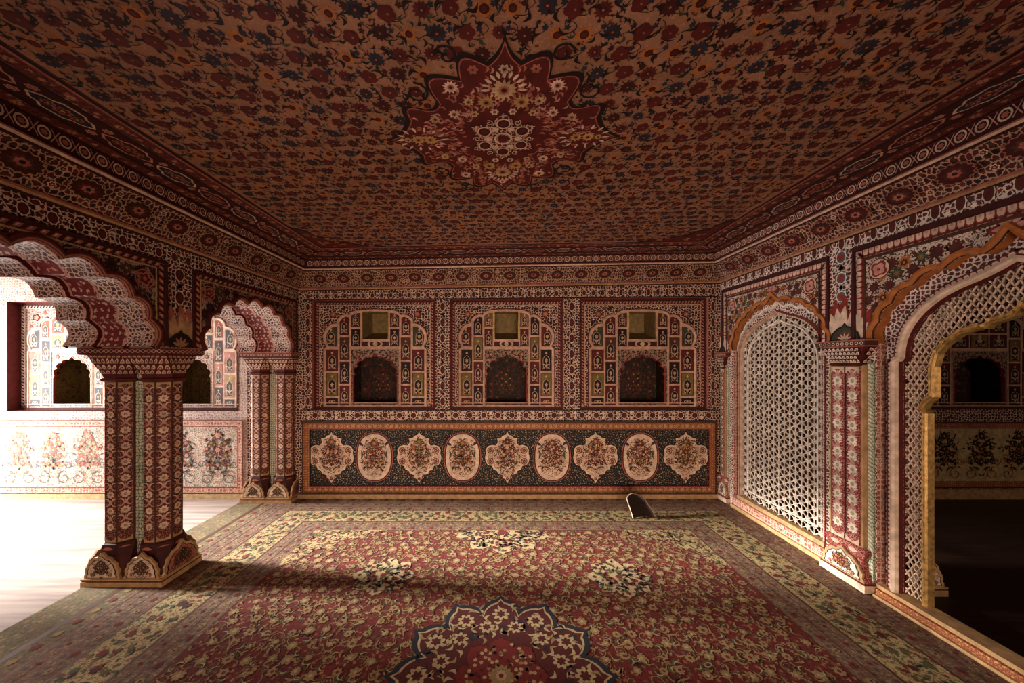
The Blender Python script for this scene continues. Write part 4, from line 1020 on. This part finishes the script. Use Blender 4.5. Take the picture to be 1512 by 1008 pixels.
for a_, b_ in zip(QN, QN[1:]):
    g_ = a_[2] if a_[2] else -.10
    dx, dy = b_[0]-a_[0], b_[1]-a_[1]
    for k_ in range(8):
        t_ = k_/8; Q.append((a_[0]+dx*t_-dy*g_*math.sin(PI*t_), a_[1]+dy*t_+dx*g_*math.sin(PI*t_)))
Q.append((.56, 0)); MC = (.02, 1.69)
quad = Q+[(x, -y) for x, y in reversed(Q[:-1])]; MED = [(MC[0]+x, MC[1]+y) for x, y in quad]+[(MC[0]-x, MC[1]+y) for x, y in reversed(quad[1:-1])]
MEDB = [(MC[0]+(x-MC[0])*1.045, MC[1]+(y-MC[1])*1.045) for x, y in MED]
rng = random.Random(77)
st = .098; j = 0; v = .35
okc = lambda q, r=0: fx0+r < q[0] < fx1-r and q[1] < fy1-r and not inside(q, MEDB)
kinds = [('poppy', 'maroon'), ('daisy', 'darkred'), ('sun', 'orange'), ('daisy', 'blue'), ('poppy', 'maroon'), ('daisy', 'maroon')]
while v < fy1:
    i = 0; u = fx0+(st/2 if j % 2 else 0)
    while u < fx1:
        a, b = u+rng.uniform(-.1, .1)*st, v+rng.uniform(-.1, .1)*st
        k, cc = kinds[(i+3*j+(rng.random() < .2)) % 6]
        if okc((a, b), .03):
            r = st*rng.uniform(.29, .38); ro = rng.uniform(0, 6)
            if k == 'poppy': mb.star(CEIL, a, b, r, 5, .18, 'darkred' if cc == 'red' else cc, .0012, ro); mb.star(CEIL, a, b, r*.8, 5, .22, cc, .0018, ro+.3); mb.disc(CEIL, a+.004, b, r*.12, 'tan', .0024, 6)
            elif k == 'daisy': mb.star(CEIL, a, b, r*.98, 12, .28, cc, .0012, ro); mb.disc(CEIL, a, b, r*.38, 'darkred', .0018, 8); mb.disc(CEIL, a, b, r*.13, 'tan', .0024, 6)
            else: mb.star(CEIL, a, b, r*.98, 14, .38, 'orange', .0012, ro); mb.disc(CEIL, a, b, r*.45, 'darkred', .0018, 10); mb.disc(CEIL, a, b, r*.26, 'maroon', .0024, 8)
        # leaves and curling stem to the next flower
        x, y = u+st*.5, v+st*.02
        if okc((x, y), .03):
            s_ = rng.choice((-1, 1)); a0 = rng.uniform(0, 6.28)
            mb.leaf(CEIL, x, y, st*.46, st*.15, a0, 'dark', .0014, .35*s_); mb.leaf(CEIL, x-.01, y+.01, st*.34, st*.11, a0+2.4, 'green' if rng.random() < .3 else 'dark', .0014, -.35*s_)
            mb.star(CEIL, x+.012*s_, y-.02, st*.12, 5, .45, 'blue' if rng.random() < .6 else 'darkred', .0015, a0)
            pts = [(a+(x-a)*t+.016*math.sin(PI*2*t)*s_, b+(y-b)*t+.022*math.sin(PI*t)) for t in (0, .2, .4, .6, .8, 1)]
            mb.ribbon(CEIL, pts, .0028, 'dark', .0011)
            pts = [(x+.02*math.sin(3*t), y-st*.40*t) for t in (0, .25, .5, .75, 1)]
            mb.ribbon(CEIL, pts, .0028, 'dark', .0011)
            mb.star(CEIL, x-.01, y-st*.4, st*.08, 5, .45, 'dark', .0015, a0)
            for q_ in range(3):
                xx, yy = x+rng.uniform(-.5, .5)*st, y+rng.uniform(-.5, .5)*st
                mb.leaf(CEIL, xx, yy, st*rng.uniform(.22, .36), st*.085, rng.uniform(0, 6.28), rng.choice(('dark', 'dark', 'maroon', 'blue')), .0010, rng.choice((-.45, .45)))
        u += st; i += 1
    v += st*.82; j += 1
# corner pieces of the field
for s_, X_ in ((1, fx0), (-1, fx1)):
    pc = [(X_, fy1), (X_+s_*.62, fy1), (X_+s_*.50, fy1-.06), (X_+s_*.40, fy1-.05), (X_+s_*.33, fy1-.12), (X_+s_*.22, fy1-.16), (X_+s_*.18, fy1-.25), (X_+s_*.10, fy1-.30), (X_+s_*.08, fy1-.42), (X_, fy1-.50)]
    if s_ < 0: pc = pc[::-1]
    mb.poly(CEIL, pc, 'dark', .0028); mb.poly(CEIL, [(X_+(x-X_)*.92, fy1+(y-fy1)*.92) for x, y in pc], 'maroon', .0034)
    for k in range(26):
        x, y = X_+s_*rng.uniform(.02, .5), fy1-rng.uniform(.02, .4)
        if inside((x, y), pc): mb.flower(CEIL, x, y, rng.uniform(.014, .03), .004, (rng.choice(('rose', 'stone', 'orange')), 'maroon', 'gold'), 7)
ce = struct(mb, 'ceiling')
m = MB()
m.poly(CEIL, MEDB, 'dark', .003); m.poly(CEIL, MED, 'maroon', .004)
m.ribbon(CEIL, [(MC[0]+(x-MC[0])*.985, MC[1]+(y-MC[1])*.985) for x, y in MED], .004, 'rose', .0046, closed=True)
rng = random.Random(3)
def fl(x, y, r, pl, n=8):
    for sx in ((-1, 1) if abs(x) > .01 else (1,)):
        m.star(CEIL, MC[0]+sx*x, MC[1]+y, r, n, .35, pl, .005); m.star(CEIL, MC[0]+sx*x, MC[1]+y, r*.5, n, .35, 'rose', .0056); m.disc(CEIL, MC[0]+sx*x, MC[1]+y, r*.22, 'darkred', .0062, 7)
for sy in (-1, 1):
    fl(0, sy*.30, .055, 'sand', 14); fl(.075, sy*.235, .038, 'gold', 12); fl(0, sy*.40, .022, 'cream', 6); fl(.15, sy*.24, .024, 'sand', 8); fl(.215, sy*.32, .034, 'cream', 12); fl(.12, sy*.40, .022, 'rose', 6); fl(.22, sy*.17, .026, 'cream', 8); fl(.31, sy*.14, .024, 'sand', 8); fl(.04, sy*.18, .02, 'cream', 6); fl(.13, sy*.17, .02, 'sand', 6)
    for k in range(11):
        a = PI*k/10
        m.leaf(CEIL, MC[0]+.06*math.cos(a), MC[1]+sy*(.30+.06*math.sin(a)), .035, .014, a*sy, 'cream', .005, 0)
for x in (.36, .42, .47): fl(x, 0, .034 if x < .45 else .022, 'gold', 10)
for sx in (-1, 1):
    for k in range(14):
        a = 2*PI*k/14; m.leaf(CEIL, MC[0]+sx*(.40+.09*math.cos(a)), MC[1]+.055*math.sin(a), .035, .012, a if sx > 0 else PI-a, 'cream', .005, 0)
for k in range(520):
    a = rng.uniform(0, 6.28); rr = rng.uniform(.2, .52); x, y = MC[0]+abs(rr*math.cos(a)), MC[1]+rr*math.sin(a)
    for sx in (1, -1):
        q = (MC[0]+sx*(x-MC[0]), y)
        if inside(q, MED) and abs(x-MC[0])+abs(y-MC[1]) > .2 and dist(q, MED) > .03: m.leaf(CEIL, q[0], q[1], .03, .011, a if sx > 0 else PI-a, rng.choice(('rose', 'pink', 'rose')), .0046, .3)
st_ = [(MC[0]+(.165 if k % 4 == 0 else .10 if k % 4 == 2 else .135)*math.cos(PI*k/12+PI/2), MC[1]+(.165 if k % 4 == 0 else .10 if k % 4 == 2 else .135)*math.sin(PI*k/12+PI/2)) for k in range(24)]
m.fan(CEIL, MC, [(MC[0]+(x-MC[0])*1.12, MC[1]+(y-MC[1])*1.12) for x, y in st_], 'darkred', .0052); m.fan(CEIL, MC, [(MC[0]+(x-MC[0])*1.05, MC[1]+(y-MC[1])*1.05) for x, y in st_], 'star', .0056)
for k in range(6):
    a = PI/2+PI*k/3; cxx, cyy = MC[0]+.105*math.cos(a), MC[1]+.105*math.sin(a)
    m.ring(CEIL, cxx, cyy, .028, .034, 'cream', .0066, 12); m.disc(CEIL, cxx, cyy, .028, 'darkred', .0063, 12); m.star(CEIL, cxx, cyy, .018, 6, .3, 'maroon', .0066)
    a += PI/6; cxx, cyy = MC[0]+.075*math.cos(a), MC[1]+.075*math.sin(a); m.star(CEIL, cxx, cyy, .02, 4, .4, 'cream', .0068, a); m.scroll(CEIL, MC[0]+.13*math.cos(a), MC[1]+.13*math.sin(a), .018, a, 1, .005, 'cream', .0068)
m.ring(CEIL, MC[0], MC[1], .035, .045, 'cream', .0068, 16); m.disc(CEIL, MC[0], MC[1], .028, 'maroon', .0068, 12)
for sx, sy in ((1, 1), (1, -1), (-1, 1), (-1, -1)):
    m.scroll(CEIL, MC[0]+sx*.36, MC[1]+sy*.29, .055, PI/2 if sy > 0 else -PI/2, sx*sy, .010, 'dark', .0035); m.scroll(CEIL, MC[0]+sx*.21, MC[1]+sy*.46, .045, 0 if sx > 0 else PI, sx*sy, .010, 'dark', .0035)
o = m.build('ceiling_medallion', ce); o['label'] = 'lobed dark red medallion painted with cream flowers'

# ---- remaining enclosure: aisle outer wall with its two open bays, front walls, side room
mb = MB(); OW = frame((-6.2, 0, 0), (0, 1, 0), (0, 0, 1), (1, 0, 0))
mb.poly(OW, [(-1.6, 0), (3.95, 0), (3.95, 2.75), (-1.6, 2.75)], 'aisle_wall', 0, [[(2.40, .02), (3.70, .02), (3.70, 2.0), (2.40, 2.0)]])
struct(mb, 'wall_outer')
mb = MB(); mb.box(-6.3, 2.93, -1.65, -1.6, 0, 2.75, 'wall'); struct(mb, 'wall_front')
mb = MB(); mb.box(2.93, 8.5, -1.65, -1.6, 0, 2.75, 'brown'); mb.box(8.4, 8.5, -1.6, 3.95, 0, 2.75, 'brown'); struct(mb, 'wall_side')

# ================================================================== CARPET
cr = thing('carpet', 'large worn red and gold floral carpet covering the floor between arcade and doorway', 'carpet', (0, 1.4, 0))
CF = frame((0, 0, .006), (1, 0, 0), (0, 1, 0), (0, 0, 1)); CX, XA, XB, YC1 = .03, -2.76, 2.38, 3.72
def strip(mb, x0, x1, y1, t0, t1, m, h):    # border running up the left side, across the back and down the right side
    a = [(CX-t0, -1.2), (CX-t0, y1(t0)), (CX+t0, y1(t0)), (CX+t0, -1.2)]; b = [(CX-t1, -1.2), (CX-t1, y1(t1)), (CX+t1, y1(t1)), (CX+t1, -1.2)]
    for i in range(3):
        q = [a[i], a[i+1], b[i+1], b[i]]; q = [(max(XA, min(XB, x)), y) for x, y in q]
        mb.q(CF, q, m, h)
y1 = lambda t: 3.03+(t-1.66)*.83
m = MB(); m.q(CF, [(XA, -1.2), (XB, -1.2), (XB, YC1), (XA, YC1)], 'carpet_green', 0)
m.prism_sides(CF, [(XA, -1.2), (XB, -1.2), (XB, YC1), (XA, YC1)], -.006, 0, 'brown'); m.build('carpet_base', cr, cr.location)
m = MB()
for t0, t1, mt, h in ((2.50, 2.54, 'brown', .0004), (2.37, 2.41, 'carpet_guard', .0004), (2.15, 2.36, 'carpet_guard', .0004), (1.865, 2.14, 'carpet_beige', .0004), (1.66, 1.86, 'carpet_guard', .0004),
                      (1.655, 1.662, 'brown', .0008), (1.855, 1.868, 'brown', .0008), (1.75, 1.757, 'brown', .0008), (2.138, 2.15, 'brown', .0008), (2.25, 2.256, 'brown', .0008), (2.36, 2.37, 'brown', .0008)):
    strip(m, 0, 0, y1, t1, t0, mt, h)
rng = random.Random(21)
def cpath(t, per):
    pts = []
    for p, q in (((CX-t, 1.3), (CX-t, y1(t))), ((CX-t, y1(t)), (CX+t, y1(t))), ((CX+t, y1(t)), (CX+t, 1.3))):
        L = math.hypot(q[0]-p[0], q[1]-p[1]); n = max(1, round(L/per))
        for i in range(n):
            s_ = (i+.5)/n; x, y = p[0]+(q[0]-p[0])*s_, p[1]+(q[1]-p[1])*s_
            if XA+.02 < x < XB-.02: pts.append((x, y, i))
    return pts
CFP = frame((0, 0, .0075), (1, 0, 0), (0, 1, 0), (0, 0, 1))
C_GOLD = paint('wool_gold', (.31, .205, .09), .95, .3, 90); C_BEIGE = paint('wool_beige', (.46, .34, .18), .95, .3, 90); C_RED = paint('wool_red', (.17, .020, .016), .95, .3, 90)
C_NAVY = paint('wool_navy', (.020, .020, .030), .95, .3, 90); C_GREEN = paint('wool_green', (.085, .09, .04), .95, .3, 90); C_DRED = paint('wool_dark_red', (.085, .014, .012), .95, .3, 90)
for t, per, r in ((1.71, .085, .020), (1.805, .06, .012), (2.20, .10, .020), (2.31, .06, .012)):
    for x, y, i in cpath(t, per): m.star(CFP, x, y, r, 6, .35, C_GOLD if i % 2 else C_RED, .0002); m.disc(CFP, x, y, r*.35, C_DRED, .0006, 6)
for tt in (1.93, 2.0, 2.07):
    for x, y, i in cpath(tt, .105):
        x += rng.uniform(-.02, .02); y += rng.uniform(-.02, .02)
        m.star(CFP, x, y, rng.uniform(.016, .03), rng.choice((5, 6, 8)), .4, rng.choice((C_GREEN, C_RED, C_DRED, C_GREEN)), .0002, rng.uniform(0, 3)); m.leaf(CFP, x+.02, y, .05, .014, rng.uniform(0, 6.3), rng.choice((C_GREEN, C_NAVY, C_RED)), .0004, .3)
for x, y, i in cpath(2.455, .09): m.star(CFP, x, y, .024, 6, .35, C_RED if i % 2 else C_GOLD, .0002)
m.build('carpet_border', cr, cr.location)
m = MB(); t = 1.66; YF = y1(t)
m.q(CF, [(CX-t, -1.2), (CX+t, -1.2), (CX+t, YF), (CX-t, YF)], 'carpet_red', .0004)
CM = (CX-.02, 1.62)
def lob(c, rx, ry, n, dep, k=12):
    o = []
    for i in range(n*k):
        a = 2*PI*i/(n*k)+PI/2; r = 1-dep+dep*abs(math.cos(n*(a-PI/2)/2))**.7+(.06 if i % k == 0 else 0); o.append((c[0]+rx*r*math.cos(a), c[1]+ry*r*math.sin(a)))
    return o
big = lob(CM, .50, .50, 12, .16)
ros = [((CX-.84, 2.39), .20), ((CX+.80, 2.37), .20)]
okf = lambda q: abs(q[0]-CX) < t-.04 and q[1] < YF-.03 and not inside(q, big) and all(math.hypot(q[0]-c[0], q[1]-c[1]) > r for c, r in ros) and math.hypot(q[0]-CX, (q[1]-YF)) > .34 and not (abs(q[0]-CX) > 1.66-.42*(1-(YF-q[1])/.55) and q[1] > YF-.55)
v = 1.30; j = 0; st = .105
while v < YF:
    u = CX-t+(st/2 if j % 2 else 0); i = 0
    while u < CX+t:
        a, b = u+rng.uniform(-.18, .18)*st, v+rng.uniform(-.18, .18)*st
        if okf((a, b)):
            r = st*rng.uniform(.24, .36); n = rng.choice((6, 8, 12, 7))
            m.star(CFP, a, b, r, n, .3, C_DRED, .0001, 0); m.star(CFP, a, b, r*.88, n, .32, C_GOLD, .0005, rng.uniform(0, 3)); m.disc(CFP, a, b, r*.28, rng.choice((C_RED, C_BEIGE)), .0009, 7)
        for q in range(3):
            x, y = u+st*rng.uniform(.2, .8), v+st*rng.uniform(-.4, .5)
            if okf((x, y)):
                a0 = rng.uniform(0, 6.3); bd = rng.choice((-.4, .4))
                m.leaf(CFP, x, y, st*.55, st*.19, a0, C_GREEN if q == 0 else C_GOLD, .0003, bd); m.leaf(CFP, x, y, st*.45, st*.07, a0, C_BEIGE if q == 0 else C_DRED, .0007, bd)
        if rng.random() < .6 and okf((u, v+st*.4)): m.scroll(CFP, u, v+st*.4, st*.42, rng.uniform(0, 6), rng.choice((-1, 1)), .0045, C_GOLD, .0002, .7)
        u += st; i += 1
    v += st*.8; j += 1
def rosette(c, rx, ry, n, ok=lambda q: True, seed=1):
    r2 = random.Random(seed)
    o = lob(c, rx, ry, n, .25); o = [q if ok(q) else (q[0], YF-.002) for q in o]
    m.fan(CFP, (c[0], min(c[1], YF-.005)), o, C_BEIGE, .0010)
    for k in range(int(190*rx*ry/.04)):
        a = r2.uniform(0, 6.3); rr = math.sqrt(r2.random())*.88; q = (c[0]+rx*rr*math.cos(a), c[1]+ry*rr*math.sin(a))
        if ok(q) and inside(q, o):
            if k % 3: m.leaf(CFP, q[0], q[1], .038, .014, a+r2.uniform(-1, 1), r2.choice((C_GREEN, C_DRED, C_NAVY)), .0014, .3)
            else: m.star(CFP, q[0], q[1], .016, 6, .4, r2.choice((C_RED, C_DRED, C_GREEN)), .0018, a)
    m.star(CFP, c[0], min(c[1], YF-.04), rx*.12, 8, .35, C_RED, .0020)
for (c, r) in ros: rosette(c, .21, .20, 8, seed=int(r*100))
rosette((CX, YF), .40, .36, 10, lambda q: q[1] < YF, 4)
for s_ in (-1, 1):
    X_ = CX+s_*t; k = [(0, 0), (.62, 0), (.50, .06), (.44, .13), (.32, .17), (.27, .27), (.16, .32), (.12, .44), (0, .56)]
    o = [(X_-s_*x, YF-y) for x, y in k]; m.poly(CFP, o if s_ < 0 else o[::-1], 'carpet_beige', .0008)
    for q in range(260):
        x, y = X_-s_*rng.uniform(0, .6), YF-rng.uniform(0, .55)
        if inside((x, y), o): m.leaf(CFP, x, y, .042, .015, rng.uniform(0, 6.3), rng.choice((C_GREEN, C_DRED, C_RED)), .0012, .3)
m.build('carpet_field', cr, cr.location)
m = MB()
m.fan(CFP, CM, lob(CM, .53, .53, 12, .16), C_NAVY, .0010); m.fan(CFP, CM, lob(CM, .50, .50, 12, .20), C_BEIGE, .0014); m.fan(CFP, CM, lob(CM, .485, .485, 12, .20), C_DRED, .0016)
r2 = random.Random(8)
for k in range(12):
    a = PI/2+2*PI*k/12
    for rr, sz in ((.40, .052), (.31, .045)):
        aa = a+(PI/12 if rr < .35 else 0); q = (CM[0]+rr*math.cos(aa), CM[1]+rr*math.sin(aa)); m.star(CFP, q[0], q[1], sz, 8, .4, C_BEIGE, .0020, aa); m.star(CFP, q[0], q[1], sz*.55, 6, .4, C_DRED, .0024, aa)
    for q in range(22):
        aa = a+r2.uniform(-.26, .26); rr = r2.uniform(.25, .46); m.leaf(CFP, CM[0]+rr*math.cos(aa), CM[1]+rr*math.sin(aa), .05, .018, r2.uniform(0, 6.3), (C_BEIGE, C_GOLD, C_NAVY)[q % 3], .0018, .35)
m.fan(CFP, CM, lob(CM, .215, .215, 8, .2), C_RED, .0028)
for k in range(150):
    a = r2.uniform(0, 6.3); rr = math.sqrt(r2.random())*.19; m.star(CFP, CM[0]+rr*math.cos(a), CM[1]+rr*math.sin(a), .011, 6, .4, r2.choice((C_GOLD, C_BEIGE, C_DRED)), .0032, a)
m.star(CFP, CM[0], CM[1], .062, 14, .25, C_GOLD, .0036); m.star(CFP, CM[0], CM[1], .03, 10, .3, C_BEIGE, .004); m.disc(CFP, CM[0], CM[1], .012, C_RED, .0044, 8)
o = m.build('central_medallion', cr, cr.location); o['label'] = 'navy edged floral medallion with a gold flower at its centre'

# ---- lifted flap of carpet by the back wall
fl_ = thing('carpet_flap', 'dark curled flap of carpet standing up in front of the back wall dado', 'carpet flap', (1.37, 3.3, .007))
brown_back = paint('shaded_jute_backing', (.022, .012, .008), .95, .4, 60); rim_m = paint('lit_rim', (.62, .48, .34), .9, .3, 60)  # rim coloured pale for its lit edge, backing darkened for shade in the hollow
m = MB(); NV, NU = 10, 14
def flap(s, t, off=0):
    w = .110-.026*t; cx = 1.385-.06*t; y = 3.28+.10*t; z = .013+.175*t*(1-.10*s*s*(1 if t > .5 else 0))
    cu = .055*(s*s)*(.6+.6*t)
    return Vector((cx+s*w+off*s*.6, y-cu+off*(1-s*s*.5), z+.006*(1-s*s)*t))
for off, mm in ((0, brown_back), (.009, 'stone')):
    for i in range(NU):
        for j in range(NV):
            s0, s1, t0, t1 = -1+2*i/NU, -1+2*(i+1)/NU, j/NV, (j+1)/NV
            m.face([flap(s0, t0, off), flap(s1, t0, off), flap(s1, t1, off), flap(s0, t1, off)], [(0, 0)]*4, mm)
m.build('curled_sheet', fl_, fl_.location)
m = MB()
edge = [flap(-1, j/NV) for j in range(NV+1)]+[flap(-1+2*i/NU, 1) for i in range(1, NU+1)]+[flap(1, 1-j/NV) for j in range(1, NV+1)]
edgeb = [flap(-1, j/NV, .009) for j in range(NV+1)]+[flap(-1+2*i/NU, 1, .009) for i in range(1, NU+1)]+[flap(1, 1-j/NV, .009) for j in range(1, NV+1)]
for a, b, c, d in zip(edge, edge[1:], edgeb[1:], edgeb):
    dn = Vector((0, -.002, -.002)); m.face([a+dn, b+dn, c, d], [(0, 0)]*4, rim_m); up = Vector((0, 0, .004)); m.face([a+up, b+up, c+up, d+up], [(0, 0)]*4, rim_m); pass
o = m.build('lit_rim', fl_, fl_.location); o['label'] = 'pale lit rim'

# ================================================================== CAMERA, LIGHT
cam = bpy.data.cameras.new('camera'); cam.lens = 12; cam.sensor_width = 36; cam.shift_x = 19/1512; cam.shift_y = 30/1512; cam.clip_start = .02
co_ = bpy.data.objects.new('camera', cam); COL.objects.link(co_); co_.location = (0, 0, 1.5); co_.rotation_euler = (PI/2, 0, 0); sc.camera = co_
def area(name, loc, rot, sx, sy, e, c, spread=PI):
    l = bpy.data.lights.new(name, 'AREA'); l.shape = 'RECTANGLE'; l.size = sx; l.size_y = sy; l.energy = e; l.color = c; l.spread = spread
    o = bpy.data.objects.new(name, l); COL.objects.link(o); o.location = loc; o.rotation_euler = rot; return o
# daylight standing in the open bays of the aisle's outer wall
area('daylight_aisle_bay', (-6.22, 3.05, 1.0), (0, -PI/2, 0), 1.95, 1.3, 165, (1, .92, .86))
area('fill_behind', (.2, -1.55, .50), (PI/2, 0, 0), 2.4, .8, 30, (1, .74, .56), 1.7)  # added warm fill for the back wall; the front wall has no opening
area('fill_side_room', (6.0, -1.5, 1.5), (PI/2, 0, 0), 1.2, 1.2, 15, (1, .7, .5))  # added dim fill to bring up the side room, no real source
sl_ = bpy.data.lights.new('sun', 'SUN'); sl_.energy = 19; sl_.angle = math.radians(9); sl_.color = (1, .93, .84)
so_ = bpy.data.objects.new('sun', sl_); COL.objects.link(so_); so_.location = (-9, 3.4, 3)
so_.rotation_euler = Vector((math.cos(-.055)*math.cos(.24), math.sin(-.055)*math.cos(.24), -math.sin(.24))).to_track_quat('-Z', 'Y').to_euler()
w = bpy.data.worlds.new('world'); sc.world = w; w.use_nodes = True
bg = w.node_tree.nodes['Background']; bg.inputs[0].default_value = (.75, .82, 1, 1); bg.inputs[1].default_value = 1.0
sc.view_settings.view_transform = 'Standard'; sc.view_settings.look = 'None'; sc.view_settings.exposure = .55; sc.view_settings.gamma = 1; sc.view_settings.use_curve_mapping = False
sc.cycles.use_denoising = True; sc.cycles.max_bounces = 8; sc.cycles.diffuse_bounces = 5; sc.cycles.sample_clamp_indirect = 8
